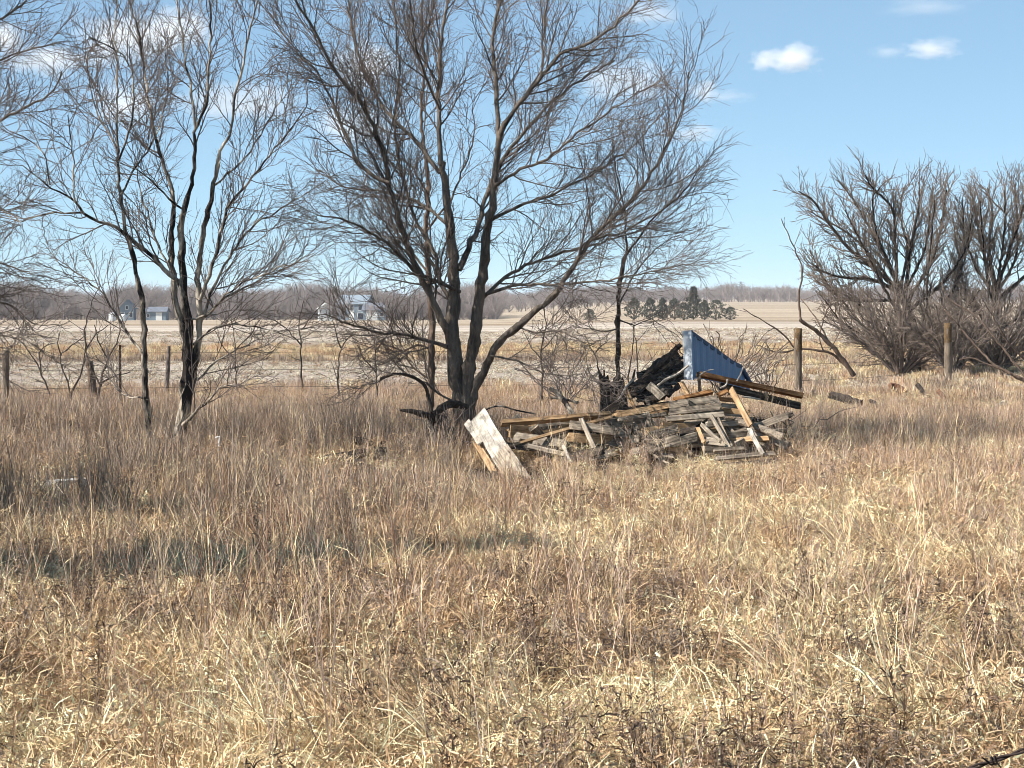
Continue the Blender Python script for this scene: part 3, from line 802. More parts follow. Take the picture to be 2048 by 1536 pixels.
def log(name, label, pts, r0, r1, m, seed, cat='log', group=None, rough=0.12, sides=10, parent=None, flat=1.0):
    """a rough round timber through photo points (px, py, depth)"""
    g = np.random.default_rng(seed)
    q = np.array([P(*p) for p in pts])
    L = np.linalg.norm(np.diff(q, axis=0), axis=1).sum()
    k = max(6, int(L / 0.06))
    q = smooth_line(q, k)
    rad = np.linspace(r0, r1, k) * (1 + rough * 0.5 * g.normal(size=k))
    V, F = tubes([(q, rad)], sides)
    V = V + g.normal(size=V.shape) * r0 * rough
    ends = []
    c0, c1 = len(V), len(V) + 1
    V = np.vstack([V, q[:1], q[-1:]])
    for s in range(sides):
        ends.append((c0, (s + 1) % sides, s))
        ends.append((c1, (k - 1) * sides + s, (k - 1) * sides + (s + 1) % sides))
    c = q.mean(axis=0)
    o = link(name, new_mesh(name, V - c, [F, np.array(ends)], smooth=False), m, parent, c)
    if label: tag(o, label, cat, group)
    return o

PL = [
 # label, A, B, width, thick, roll, material
 ('wide white board leaning at the left end of the pile', (957, 830, 24.9), (1012, 925, 24.0), .255, .022, -18, BOARD_WHITE),
 ('short narrow white board beside the wide white leaning board', (935, 846, 25.0), (962, 886, 24.65), .10, .022, -18, BOARD_WHITE),
 ('stained pale board continuing the white leaning board down into the grass', (1000, 902, 24.05), (1052, 978, 23.3), .27, .024, -15, WOOD_PALE),
 ('narrow brown board propped under the white leaning board', (950, 880, 24.9), (992, 950, 24.2), .085, .03, -10, WOOD_TAN),
 ('long tan rail along the top of the pile, left half', (1000, 847, 25.2), (1222, 829, 25.6), .055, .09, 35, WOOD_TAN),
 ('thin tan pole slanting up under the long tan rail', (1005, 896, 24.8), (1222, 834, 25.3), .036, .04, 20, WOOD_TAN),
 ('pale board edge just below the long tan rail', (1068, 853, 25.5), (1170, 843, 25.7), .045, .03, 20, WOOD_PALE),
 ('grey board in the dark gap below the pale board edge', (1072, 866, 25.5), (1178, 850, 25.7), .07, .03, 10, WOOD_GREY),
 ('second grey board of the left stack, below the dark gap', (1082, 882, 25.4), (1180, 866, 25.6), .085, .03, 12, WOOD_GREY),
 ('lowest grey board of the left stack', (1086, 900, 25.3), (1190, 884, 25.5), .07, .03, 12, WOOD_GREY),
 ('brown splintered board end behind the white leaning board', (1022, 862, 25.2), (1066, 866, 25.3), .17, .04, -8, WOOD_TAN),
 ('brown block end above the pale board low in the left stack', (1040, 884, 25.0), (1072, 890, 25.1), .09, .06, 5, WOOD_TAN),
 ('upright board standing in the left stack, pale lower half', (1163, 838, 25.1), (1197, 914, 24.6), .06, .035, -20, WOOD_PALE),
 ('weathered pale board lying low left of the upright board', (1058, 893, 24.7), (1128, 909, 24.5), .065, .035, 25, WOOD_PALE),
 ('short white stake stuck in the grass below the pale board', (1126, 890, 24.5), (1144, 930, 24.2), .036, .03, -10, BOARD_WHITE),
 ('grey board flat in the grass below the upright board', (1140, 922, 24.5), (1232, 905, 24.8), .10, .03, 30, WOOD_GREY),
 ('grey board half hidden in grass in the middle of the pile', (1196, 862, 25.3), (1272, 848, 25.6), .09, .03, 10, WOOD_GREY),
 ('grey board lower in the middle of the pile, sunk in grass', (1190, 886, 25.1), (1300, 868, 25.3), .08, .03, 15, WOOD_GREY),
 ('tan board on top in the middle of the pile', (1215, 832, 25.7), (1345, 808, 26.0), .06, .05, 30, WOOD_TAN),
 ('top grey board of the neat stack under the orange beam', (1340, 809, 25.5), (1432, 798, 25.4), .10, .03, 4, WOOD_GREY),
 ('middle grey board of the neat stack', (1338, 824, 25.4), (1440, 813, 25.3), .085, .035, 6, WOOD_GREY),
 ('bottom pale grey board of the neat stack, longest of the three', (1335, 838, 25.3), (1446, 829, 25.2), .07, .05, 14, WOOD_PALE),
 ('rust brown board at the right corner of the neat stack, topmost', (1430, 797, 25.5), (1474, 801, 26.0), .06, .035, 8, WOOD_ORANGE),
 ('olive grey board at the right corner of the neat stack', (1432, 810, 25.5), (1478, 815, 26.0), .075, .035, 4, WOOD_GREY),
 ('lowest olive grey board at the right corner of the neat stack', (1436, 824, 25.4), (1484, 829, 25.9), .075, .035, 4, WOOD_GREY),
 ('bright orange split beam above the neat stack', (1346, 800, 25.5), (1424, 783, 25.6), .05, .07, 25, WOOD_ORANGE),
 ('short orange splinter of wood right of the orange beam', (1436, 790, 25.6), (1456, 780, 25.7), .05, .04, 20, WOOD_ORANGE),
 ('long brown timber sticking out right under the blue metal', (1396, 748, 26.1), (1606, 792, 26.6), .06, .09, 22, WOOD_ORANGE),
 ('dark timber under the long brown timber, right of the stack', (1440, 772, 26.4), (1600, 812, 26.9), .09, .08, 10, WOOD_DARK),
 ('dark upright stub below the blue metal', (1397, 745, 25.9), (1400, 784, 25.8), .045, .05, 0, WOOD_DARK),
 ('orange-tan stub leaning below the white metal edge', (1363, 765, 25.7), (1378, 796, 25.6), .06, .05, -10, WOOD_TAN),
 ('pale broken board chunk below the charred roofing', (1297, 770, 26.0), (1325, 795, 25.8), .11, .03, -15, WOOD_PALE),
 ('small orange board on edge left of the pale broken chunk', (1252, 778, 26.1), (1268, 815, 25.9), .05, .03, -15, WOOD_TAN),
 ('leaning board with a tan top right of the neat stack', (1462, 778, 25.3), (1502, 852, 24.9), .075, .05, -12, WOOD_TAN),
 ('short white board below the leaning tan-topped board', (1500, 858, 24.9), (1526, 908, 24.5), .06, .035, -15, BOARD_WHITE),
 ('narrow board leaning down from the neat stack into the grass', (1424, 834, 25.1), (1461, 899, 24.6), .05, .04, -18, WOOD_PALE),
 ('grey lath right beside the narrow leaning board', (1438, 838, 25.1), (1458, 884, 24.8), .03, .03, -10, WOOD_GREY),
 ('slanting board fragment left of the narrow leaning board', (1404, 850, 24.9), (1442, 884, 24.6), .05, .03, -15, WOOD_PALE),
 ('short upright board fragment under the neat stack', (1396, 856, 24.8), (1409, 888, 24.6), .05, .03, -10, WOOD_TAN),
 ('grey board flat at the foot of the pile, right part', (1424, 901, 24.5), (1488, 897, 24.6), .05, .04, 30, WOOD_GREY),
 ('long grey board lowest at the right foot of the pile', (1432, 917, 24.3), (1550, 907, 24.6), .06, .04, 30, WOOD_GREY),
 ('dark board half buried under the lowest long grey board', (1434, 930, 24.2), (1545, 922, 24.4), .06, .04, 30, WOOD_DARK),
 ('wide grey board fragment left of the neat stack', (1296, 872, 25.1), (1354, 856, 25.1), .10, .03, 5, WOOD_GREY),
 ('wide grey board slab low in the grass in front of the middle', (1298, 896, 24.7), (1358, 876, 24.7), .13, .03, 5, WOOD_GREY),
 ('thin grey lath left of the wide grey fragment', (1236, 840, 25.3), (1330, 828, 25.4), .04, .03, 10, WOOD_GREY),
]
for k, (lab, A, B, w, t, roll, m) in enumerate(PL):
    plank('board' if w > .06 else 'lath', lab, A, B, w, t, roll, m, 500 + k)

log('weathered_log', 'round weathered log lying at the right end of the pile', [(1472, 842, 25.4), (1522, 858, 25.0), (1568, 876, 24.6)], .05, .045, POST_WOOD, 1, 'log')
log('white_dead_branch', 'pale peeling dead branch sticking up behind the long rail', [(1101, 776, 25.9), (1122, 794, 25.8), (1144, 826, 25.6), (1155, 850, 25.5)], .030, .036, BARK_PALE, 2, 'branch')
log('white_dead_branch', 'second pale dead branch lying across the upright peeling one', [(1102, 796, 25.9), (1125, 797, 25.8), (1156, 806, 25.7)], .02, .018, BARK_PALE, 3, 'branch')
log('white_dead_branch', 'thin pale branch between the main trunk and the white board', [(945, 838, 25.2), (975, 818, 25.3), (1000, 812, 25.4), (1030, 820, 25.5), (1070, 828, 25.6)], .013, .009, BARK_PALE, 33, 'branch')
PIPE = plain_mat('weathered_grey_bent_stick', srgb(168, 158, 144), 0.8, 0, 0.3, 9)
log('bent_stick', 'bent pale stick reaching up to the white metal edge', [(1316, 771, 25.9), (1332, 759, 25.8), (1354, 748, 25.8), (1377, 731, 25.8)], .017, .014, PIPE, 4, 'stick')
log('bent_stick', 'curved pale stick at the foot of the charred roofing', [(1233, 808, 26.0), (1246, 786, 26.0), (1253, 772, 26.1), (1270, 757, 26.2)], .015, .012, PIPE, 5, 'stick')
log('bent_stick', 'small arched stick in front of the blue metal', [(1400, 750, 25.8), (1412, 742, 25.8), (1428, 739, 25.8)], .009, .007, PIPE, 6, 'stick')
log('bent_stick', 'short pale stick leaning on the right of the blue metal', [(1474, 762, 26.0), (1480, 751, 26.0), (1487, 734, 26.0)], .011, .009, PIPE, 7, 'stick')
log('bent_stick', 'hooked pale stick below the middle of the blue metal', [(1440, 776, 25.7), (1452, 770, 25.7), (1455, 758, 25.7)], .013, .012, PIPE, 8, 'stick')
log('bent_stick', 'thin stick jutting right from the neat stack', [(1484, 793, 25.9), (1500, 795, 25.9), (1520, 799, 26.0)], .014, .01, PIPE, 9, 'stick')

g = np.random.default_rng(321)
for k in range(34):
    px = g.uniform(1020, 1560); py = g.uniform(868, 925) if px < 1340 else g.uniform(840, 925)
    d = 25.5 - (py - 860) * .012 + g.uniform(-.15, .15)
    a = g.uniform(-.7, .7); l = g.uniform(10, 30)
    plank('wood_fragment', 'small %s splintered wood fragment in the %s of the rubble pile' % (['grey', 'grey', 'pale', 'tan', 'dark'][k % 5], 'left part' if px < 1200 else 'middle' if px < 1380 else 'right part'), (px - l * math.cos(a), py - l * math.sin(a), d + g.uniform(-.1, .1)), (px + l * math.cos(a), py + l * math.sin(a), d + g.uniform(-.1, .1)),
          g.uniform(.02, .055), g.uniform(.012, .03), g.uniform(-30, 40), [WOOD_GREY, WOOD_GREY, WOOD_PALE, WOOD_TAN, WOOD_DARK][k % 5], 2000 + k, 'wood fragment', 'wood fragments in the rubble', .035)

g = np.random.default_rng(654)
cols = [('grey', WOOD_GREY), ('pale', WOOD_PALE), ('grey-brown', WOOD_DARK), ('grey', WOOD_GREY), ('tan', WOOD_TAN)]
spots = ['left part', 'middle', 'right part']
for k in range(70):
    px = 1050 + 490 * ((k * .618) % 1) + g.uniform(-12, 12)
    lev = g.random()
    py = 912 - lev * (62 if px < 1200 else 92)
    d = 24.9 + lev * .7 + g.uniform(-.2, .2)
    a = g.normal() * .22 - .10 if k % 5 else g.uniform(.5, 1.1)
    l = g.uniform(28, 62) if k % 5 else g.uniform(18, 34)
    nm, mm = cols[k % 5]
    plank('board', '%s weathered board jumbled at %s height in the %s of the heap' % (nm, 'knee' if lev > .5 else 'ground', spots[0] if px < 1200 else spots[1] if px < 1350 else spots[2]),
          (px - l * math.cos(a), py - l * math.sin(a), d + g.uniform(-.2, .2)), (px + l * math.cos(a), py + l * math.sin(a), d + g.uniform(-.2, .2)),
          g.uniform(.06, .14), g.uniform(.02, .04), g.uniform(-15, 30), mm, 3000 + k, 'plank', 'boards jumbled in the heap', .05, .02)

# charred stump with a jagged rim
def jag_stump(name, label, px, D, r, h, seed, m, cat='stump', prongs=7, lean=0.0):
    g = np.random.default_rng(seed)
    base = P(px[0], px[1], D)
    root = empty(name, base); tag(root, label, cat)
    sides, k = 26, 9
    th = np.linspace(0, 2 * math.pi, sides, endpoint=False)
    rim = h * (0.72 + 0.16 * np.sin(th * 2 + g.uniform(0, 6)) + 0.12 * g.normal(size=sides))
    fl = 1 + 0.10 * np.sin(th * 5 + 1) + 0.06 * g.normal(size=sides)
    V = []
    for i in range(k):
        f = i / (k - 1)
        rr = r * fl * (1.25 - 0.35 * f ** 0.6)
        V.append(np.stack([rr * np.cos(th) + lean * f * h, rr * np.sin(th), rim * f - 0.15 * (1 - f)], 1))
    for i in range(4):                          # hollow inside
        f = 1 - i / 3 * 0.7
        rr = r * fl * 0.62 * (1 - 0.12 * i)
        V.append(np.stack([rr * np.cos(th) + lean * f * h, rr * np.sin(th), rim * f * (0.96 - .05 * i)], 1))
    V = np.concatenate(V) + g.normal(size=((k + 4) * sides, 3)) * 0.012
    F = []
    for i in range(k + 3):
        for s in range(sides):
            a, b = i * sides + s, i * sides + (s + 1) % sides
            F.append((a, b, b + sides, a + sides))
    link('shell', new_mesh('shell', V, np.array(F), smooth=False), m, root)
    for j in range(prongs):
        a = g.uniform(0, 6.28)
        p0 = np.array((math.cos(a) * r * .8, math.sin(a) * r * .8, h * .5))
        p1 = p0 + np.array((math.cos(a) * r * g.uniform(.1, .9) + lean * h, math.sin(a) * r * .4, h * g.uniform(.35, .7)))
        q = smooth_line([p0, (p0 + p1) / 2 + g.normal(size=3) * .03, p1], 6)
        V2, F2 = tubes([(q, np.linspace(.05, .008, 6))], 5)
        link('splinter', new_mesh('splinter', V2 + g.normal(size=V2.shape) * .006, F2, smooth=False), m, root)
    return root
jag_stump('charred_stump', 'charred hollow stump with jagged rim left of the blue metal', (1228, 830), 27.6, .19, .60, 7, ROT)
jag_stump('rotten_stump', 'dark rotten stump with long prongs at the foot of the main tree', (884, 940), 25.7, .20, .72, 8, ROT, prongs=5)
log('dark_root', 'dark pointed root jutting left from the rotten stump', [(800, 820, 25.4), (830, 824, 25.45), (862, 834, 25.6), (890, 842, 25.7)], .018, .075, ROT, 12, 'root')
log('dark_root', 'dark curved root arching from the rotten stump to the main trunk', [(866, 830, 25.6), (890, 812, 25.7), (915, 808, 25.9), (935, 815, 26.0)], .05, .045, ROT, 13, 'root')
log('dark_root', 'dark sapling-like shoot rising left of the rotten stump', [(868, 845, 25.6), (858, 800, 25.7), (848, 770, 25.6), (820, 752, 25.5), (790, 748, 25.3), (760, 758, 25.2)], .03, .012, BARK_DARK, 14, 'root')
log('split_wood', 'pale split piece of wood under the rotten stump', [(851, 838, 25.3), (858, 852, 25.3), (866, 868, 25.2)], .03, .02, WOOD_PALE, 15, 'wood')

# collapsed charred roofing: warped layers
def warped(name, c, u, v, nu, nv, seed, m, parent, thick=.018, amp=.05):
    g = np.random.default_rng(seed)
    w = np.cross(u, v); w = w / np.linalg.norm(w)
    V = np.empty((nu, nv, 3))
    ph = g.uniform(0, 6, 4)
    for i in range(nu):
        for j in range(nv):
            a, b = i / (nu - 1) - .5, j / (nv - 1) - .5
            if i in (0, nu - 1): a += g.uniform(-.06, .06)
            if j in (0, nv - 1): b += g.uniform(-.10, .10)
            V[i, j] = c + u * a + v * b + w * amp * (math.sin(a * 7 + ph[0]) * .6 + math.sin(b * 9 + ph[1]) * .5 + math.sin((a + b) * 13 + ph[2]) * .3 + g.normal() * .15)
    top = V.reshape(-1, 3); bot = top - w * thick
    F = []
    n = nu * nv
    for i in range(nu - 1):
        for j in range(nv - 1):
            a = i * nv + j
            F.append((a, a + nv, a + nv + 1, a + 1)); F.append((n + a, n + a + 1, n + a + nv + 1, n + a + nv))
    for i in range(nu - 1):
        for j in (0, nv - 1):
            a = i * nv + j; F.append((a, a + nv, n + a + nv, n + a))
    for j in range(nv - 1):
        for i in (0, nu - 1):
            a = i * nv + j; F.append((a, a + 1, n + a + 1, n + a))
    return link(name, new_mesh(name, np.vstack([top, bot]), np.array(F), smooth=False), m, parent)

rr = empty('charred_roofing', P(1310, 790, 26.6)); tag(rr, 'layered charred roofing sloping up to the white edge of the blue metal', 'roofing')
org = np.array(rr.location)
SHING = bark_mat('charred_roofing_bark', srgb(36, 32, 30), srgb(150, 138, 124), 14.0, 0.1, 1.0, 3.0, (0.42, 0.64))
g = np.random.default_rng(77)
for k in range(9):
    f = k / 8
    c = P(1322 + g.uniform(-12, 14), 728 + 50 * f + g.uniform(-5, 5), 26.75 - .55 * f)
    u = np.array((.50 + g.uniform(-.15, .2), .10, .34 - .10 * f + g.uniform(-.08, .08)))
    v = np.array((.10, -.22, -.16 + g.uniform(-.05, .05)))
    warped('layer', c - org, u, v, 13, 7, 900 + k, SHING if k % 3 else ROT, rr)
for k, (a, b) in enumerate([((1262, 775), (1362, 690)), ((1255, 795), (1350, 722)), ((1275, 800), (1360, 745)), ((1290, 805), (1362, 770))]):
    q = smooth_line([P(*a, 26.5 - .1 * k) - org, P((a[0] + b[0]) / 2, (a[1] + b[1]) / 2 + 4, 26.4 - .1 * k) - org, P(*b, 26.5 - .1 * k) - org], 14)
    V, F = tubes([(q, np.linspace(.05, .03, 14) * (1 + .2 * g.normal(size=14)))], 7)
    link('rafter', new_mesh('rafter', V + g.normal(size=V.shape) * .008, F, smooth=False), ROT if k != 2 else WOOD_DARK, rr)

# ---- blue corrugated metal
def metal_paint(name, c, rough, scratch):
    m, nt, b = mat(name)
    tc = N(nt, 'ShaderNodeTexCoord')
    n = N(nt, 'ShaderNodeTexNoise', i_Scale=5.0, i_Detail=8.0, i_Roughness=0.7)
    nt.links.new(tc.outputs['Object'], n.inputs[0])
    r = ramp(nt, [(0.26, scratch), (0.33, c), (0.75, tuple(min(1, x * 1.06) for x in c[:3]) + (1,))])
    nt.links.new(n.outputs[0], r.inputs[0]); nt.links.new(r.outputs[0], b.inputs['Base Color'])
    b.inputs['Roughness'].default_value = rough
    b.inputs['Specular IOR Level'].default_value = 0.5
    return m
BLUE = metal_paint('blue_painted_steel', srgb(120, 138, 160), 0.5, srgb(92, 100, 108))
BLUE_D = metal_paint('dark_blue_trim', srgb(62, 78, 100), 0.5, srgb(40, 48, 60))
TRIM_W = metal_paint('pale_worn_trim', srgb(214, 218, 220), 0.4, srgb(80, 94, 112))

def blue_sheet():
    p0 = P(1382, 700, 26.35)
    nv = nrm(np.array((math.sin(math.radians(34)), -math.cos(math.radians(34)), 0.22)))
    def hit(px, py):
        r = ray(px, py)
        return CAM + r * (nv.dot(p0 - CAM) / nv.dot(r))
    top = [(1381, 663), (1420, 691), (1464, 723), (1482, 733), (1492, 748), (1503, 768)]
    bot = [(1385, 757), (1410, 760), (1450, 768), (1478, 774), (1490, 776), (1506, 782)]
    n = 10 * 6 + 1
    T = smooth_line([hit(*p) for p in top], n)
    B = smooth_line([hit(*p) for p in bot], n)
    root = empty('blue_metal_panel', tuple(hit(1400, 770)))
    tag(root, 'bent blue corrugated metal panel with a white edge on top of the pile', 'metal panel')
    o0 = np.array(root.location)
    prof = np.array([0, 0, 0, .6, 1, .6])
    rows = 7
    V = np.empty((n, rows, 3))
    for i in range(n):
        h = prof[i % 6] * .026
        for j in range(rows):
            f = j / (rows - 1)
            curl = sstep(.72, 1.0, i / (n - 1)) * .10 * (0.3 + f)
            V[i, j] = B[i] * (1 - f) + T[i] * f + nv * (h - curl + .006 * math.sin(f * 5 + i * .09))
    V = V.reshape(-1, 3) - o0
    i = np.arange(n - 1)[:, None] * rows + np.arange(rows - 1)[None, :]
    F = np.stack([i, i + rows, i + rows + 1, i + 1], -1).reshape(-1, 4)
    o = link('sheet', new_mesh('sheet', V, F, smooth=False), BLUE, root)
    md = o.modifiers.new('thickness', 'SOLIDIFY'); md.thickness = .003
    # cap along the cut top edge
    q = T + nv * .012
    up = np.array((0, 0, 1.0))
    Vc = np.concatenate([q + up * .012 + nv * .012, q - up * .045 + nv * .014, q - up * .045 - nv * .045, q + up * .012 - nv * .045]) - o0
    Fc = []
    for a in range(n - 1):
        for s in range(4):
            t = (s + 1) % 4
            Fc.append((s * n + a, t * n + a, t * n + a + 1, s * n + a + 1))
    link('edge_cap', new_mesh('edge_cap', Vc, np.array(Fc), smooth=False), BLUE_D, root)
    # folded corner trim facing the sun on the left
    side = nrm(np.array((-.92, -.40, .1)))
    e0, e1 = hit(1384, 760) + nv * .012, hit(1381, 661) + nv * .012
    g = np.random.default_rng(4)
    m_ = 10
    Vt = []
    for k in range(m_):
        f = k / (m_ - 1)
        p = e0 * (1 - f) + e1 * f
        d = np.array((-.09, .075, .0)) + g.normal(size=3) * .003
        Vt += [p + nv * .004, p + d, p + d - nv * .03 + np.array((0, .03, 0)), p - nv * .03 + np.array((0.0, .04, 0))]
    Ft = []
    for k in range(m_ - 1):
        for s in range(4):
            a, b = k * 4 + s, k * 4 + (s + 1) % 4
            Ft.append((a, b, b + 4, a + 4))
    Ft += [(3, 2, 1, 0), tuple((m_ - 1) * 4 + s for s in range(4))]
    link('corner_trim', new_mesh('corner_trim', np.array(Vt) - o0, np.array(Ft), smooth=False), TRIM_W, root)
    # narrow blue lip right of the trim
    Vl = []
    for k in range(2):
        p = (e0, e1)[k] + nv * .010
        for dx in ((0, 0), (.028, 0), (.028, -.012), (0, -.012)):
            Vl.append(p + np.array((dx[0] * .83, dx[0] * .56, 0)) + nv * dx[1])
    link('corner_lip', new_mesh('corner_lip', np.array(Vl) - o0, np.array([(0, 1, 5, 4), (1, 2, 6, 5), (2, 3, 7, 6), (3, 0, 4, 7), (4, 5, 6, 7)]), smooth=False), BLUE, root)
    for k in range(9):                           # screw heads down the trim
        f = .06 + .88 * k / 8
        p = e0 * (1 - f) + e1 * f + np.array((-.05, .012, 0)) + nv * .006
        V2, F2 = tubes([(np.array([p - o0, p - o0 + np.array((-.003, -.009, 0))]), np.array([.009, .007]))], 6)
        link('screw', new_mesh('screw', V2, F2, smooth=False), BLUE_D, root)
blue_sheet()

# ---- old dark timbers in the grass left of the main tree
TB = [('dark squared timber lying in the grass left of the rotten stump', (640, 922, 24.4), (738, 905, 24.6), .10, .10, 25),
      ('second grey timber lying in front of the dark squared timber', (664, 930, 24.2), (728, 924, 24.3), .07, .06, 25),
      ('short dark timber behind the squared timber in the grass', (706, 880, 25.0), (772, 891, 25.1), .08, .08, 25),
      ('dark block of wood at the right end of the squared timber', (746, 905, 24.4), (772, 908, 24.4), .17, .15, 0),
      ('dark upright stub post at the left end of the squared timber', (647, 916, 24.3), (648, 985, 24.2), .15, .14, 12),
      ('dark timber half buried just left of the rotten stump', (806, 905, 24.8), (868, 892, 25.1), .09, .09, 25),
      ('small dark timber buried in the grass below the white pipe', (404, 944, 24.9), (470, 938, 24.9), .06, .06, 20),
      ('low dark timber right of the buried one below the white pipe', (486, 944, 24.7), (556, 934, 24.8), .06, .05, 20)]
for k, (lab, A, B, w, t, roll) in enumerate(TB):
    plank('old_timber', lab, A, B, w, t, roll, WOOD_DARK, 700 + k, 'timber', 'old timbers in the grass', .02)

for k, (lab, A, B) in enumerate([('dark beam deep inside the pile under the long tan rail', (1040, 872, 25.9), (1230, 852, 26.1)), ('dark beam deep inside the pile below the charred roofing', (1225, 830, 26.2), (1400, 806, 26.3)), ('dark beam under the right end of the pile', (1360, 862, 25.8), (1520, 846, 26.1)), ('dark sill timber on the ground under the middle boards', (1090, 922, 25.6), (1330, 906, 25.8)), ('dark sill timber on the ground under the neat stack', (1320, 892, 25.6), (1530, 880, 25.8))]):
    plank('old_timber', lab, A, B, .14, .14, 20, WOOD_DARK, 760 + k, 'timber', 'old timbers in the pile', .03)

# logs far right in the grass
log('rotten_log', 'dark rotten log in the grass right of the tall fence post', [(1660, 790, 38), (1690, 797, 37.8), (1722, 808, 37.6)], .07, .09, ROT, 41)
log('rotten_log', 'pale broken log lying in the grass near the right edge', [(2010, 806, 36.5), (1992, 818, 36.4), (1965, 836, 36.2)], .07, .06, WOOD_PALE, 42)
log('rotten_log', 'dark crooked stub below the mossy fence post', [(1834, 768, 40.5), (1846, 784, 40.4), (1856, 800, 40.3)], .045, .05, ROT, 43)
log('rotten_log', 'dark curved root end right of the rotten log by the fence', [(1740, 802, 37.6), (1750, 806, 37.5), (1754, 826, 37.4)], .035, .04, ROT, 44)
RUST = plain_mat('rusty_brown', srgb(112, 80, 60), 0.9, 0, 0.4, 12)
log('rusty_brush', 'rust coloured clump of rotten wood between the fence posts', [(1780, 772, 41), (1795, 776, 41), (1812, 788, 40.8)], .09, .06, RUST, 45, 'wood')
log('rotten_log', 'small reddish stub of wood left of the pale broken log', [(1876, 782, 39.5), (1884, 790, 39.4), (1896, 806, 39.3)], .05, .04, RUST, 46)

# white pipe with a bent top, pale slab
WHITE = plain_mat('white_plastic', srgb(216, 214, 206), 0.5, 0, 0.1, 8)
log('white_pipe', 'thin white pipe with a hooked top standing in the grass', [(431, 876, 24.6), (434, 871, 24.6), (439, 873, 24.6), (439, 890, 24.6), (436, 935, 24.6)], .018, .018, WHITE, 50, 'pipe', rough=.03)
def slab():
    a = P(95, 1008, 20.6); z = float(H(a[0], a[1])) + .10
    g = np.random.default_rng(5)
    c = P(135, 1008, 20.6)
    V = []
    poly = [(-.26, -.10), (-.05, -.13), (.22, -.09), (.27, .08), (.03, .14), (-.24, .10)]
    for zz in (0.0, .09):
        for x, y in poly: V.append((x + g.normal() * .01, y + g.normal() * .01, zz + x * .06))
    n = len(poly)
    F4 = [(k, (k + 1) % n, n + (k + 1) % n, n + k) for k in range(n)]
    o = link('stone_slab', new_mesh('stone_slab', np.array(V), [np.array(F4), np.array([tuple(range(n, 2 * n))]), np.array([tuple(range(n))[::-1]])], smooth=False), plain_mat('pale_concrete', srgb(176, 172, 164), .9, 0, .2, 15), None, (c[0], c[1], z + .10))
    tag(o, 'pale concrete slab lying in the grass at the left', 'slab')
slab()

# ------------------------------------------------------------------ fence
def post(label, px, top, D, wpx, mossy, seed, sq=False, lean=0.0):
    g = np.random.default_rng(seed)
    t = P(px, top, D); x, y = t[0], t[1]
    z0 = float(H(x, y)) - .3
    h = t[2] - z0
    r = wpx / 2 * D / FPX
    root = empty('fence_post', (x - lean * h, y, z0 + .3)); tag(root, label, 'fence post', 'wooden fence posts')
    k, s = 12, 12
    q = np.stack([np.linspace(-0, lean * h, k) , np.zeros(k), np.linspace(-.3, h - .3, k)], 1)
    V, F = tubes([(q, np.full(k, r) * (1 + .03 * g.normal(size=k)))], s)
    V += g.normal(size=V.shape) * r * .04
    body = link('shaft', new_mesh('shaft', V, F, smooth=True), POST_V, root)
    n = int(k * .70)
    q2 = q[-4:] .copy(); q2[0, 2] += .02
    V2, F2 = tubes([(q2, np.full(4, r * 1.03))], s)
    c = len(V2); V2 = np.vstack([V2 + g.normal(size=V2.shape) * r * .03, q2[-1:] + np.array((0, 0, .01))])
    cap = np.array([(c, 3 * s + a, 3 * s + (a + 1) % s) for a in range(s)])
    link('weathered_top', new_mesh('weathered_top', V2, [F2, cap], smooth=True), MOSS_TOP if mossy else POST_V, root)
    return root
POST_V = bark_mat('post_grain', srgb(66, 56, 48), srgb(140, 124, 106), 14.0, 0.5, .8, .12)
post('tall round wooden fence post right of the rubble pile', 1596, 657, 41.0, 15.5, True, 1, lean=-.012)
post('mossy wooden fence post in front of the vase-shaped tree', 1896, 646, 49.5, 15, True, 2, lean=-.01)
post('weathered wooden fence post at the left edge', 11, 701, 36.5, 13, False, 3)
log('stub_post', 'reddish leaning stub post among the saplings at the left', [(188, 835, 38.5), (186, 780, 38.5), (180, 735, 38.5), (178, 722, 38.5)], .085, .075, BARK_BROWN, 52, 'fence post', rough=.06)
log('stub_post', 'thick dark vine-covered post stub behind the left tree', [(332, 835, 40.5), (333, 780, 40.5), (336, 730, 40.5), (338, 692, 40.5)], .08, .03, TWIG, 53, 'fence post', rough=.05)
STEEL = plain_mat('rusty_steel', srgb(58, 44, 38), .7, .3, .3, 20)
def tpost():
    t = P(240, 690, 38.2); z0 = float(H(t[0], t[1]))
    root = empty('steel_post', (t[0], t[1], z0)); tag(root, 'thin dark steel post with a small crosspiece near the left tree', 'fence post')
    h = t[2] - z0
    def bx(x0, x1, y0, y1, z0, z1):
        return np.array([(x, y, z) for z in (z0, z1) for x, y in ((x0, y0), (x1, y0), (x1, y1), (x0, y1))])
    Fb = np.array([(3, 2, 1, 0), (4, 5, 6, 7), (0, 1, 5, 4), (1, 2, 6, 5), (2, 3, 7, 6), (3, 0, 4, 7)])
    link('flange', new_mesh('flange', bx(-.024, .024, -.004, .004, -.3, h), Fb, smooth=False), STEEL, root)
    link('stem', new_mesh('stem', bx(-.005, .005, .0045, .035, -.3, h - .01), Fb, smooth=False), STEEL, root)
    link('wire_clip', new_mesh('wire_clip', bx(-.02, .11, -.012, -.0045, h - .03, h - .012), Fb, smooth=False), STEEL, root)
tpost()
WIRE = plain_mat('rusty_wire', srgb(72, 60, 52), .7, .4, .3, 30)
def strand(name, label, pts, r, step, seed, barb=.035, twist=.6, cat='wire', sag=.0):
    g = np.random.default_rng(seed)
    q = smooth_line(np.array(pts), max(8, int(np.linalg.norm(np.array(pts[-1]) - np.array(pts[0])) / .6)) if step is None else step)
    polys = [(q, np.full(len(q), r))]
    c = q[0]
    root = empty(name, tuple(c)); tag(root, label, cat, 'barbed wire strands')
    V, F = tubes(polys, 5)
    link('line', new_mesh('line', V - c, F), WIRE, root)
    return root, q
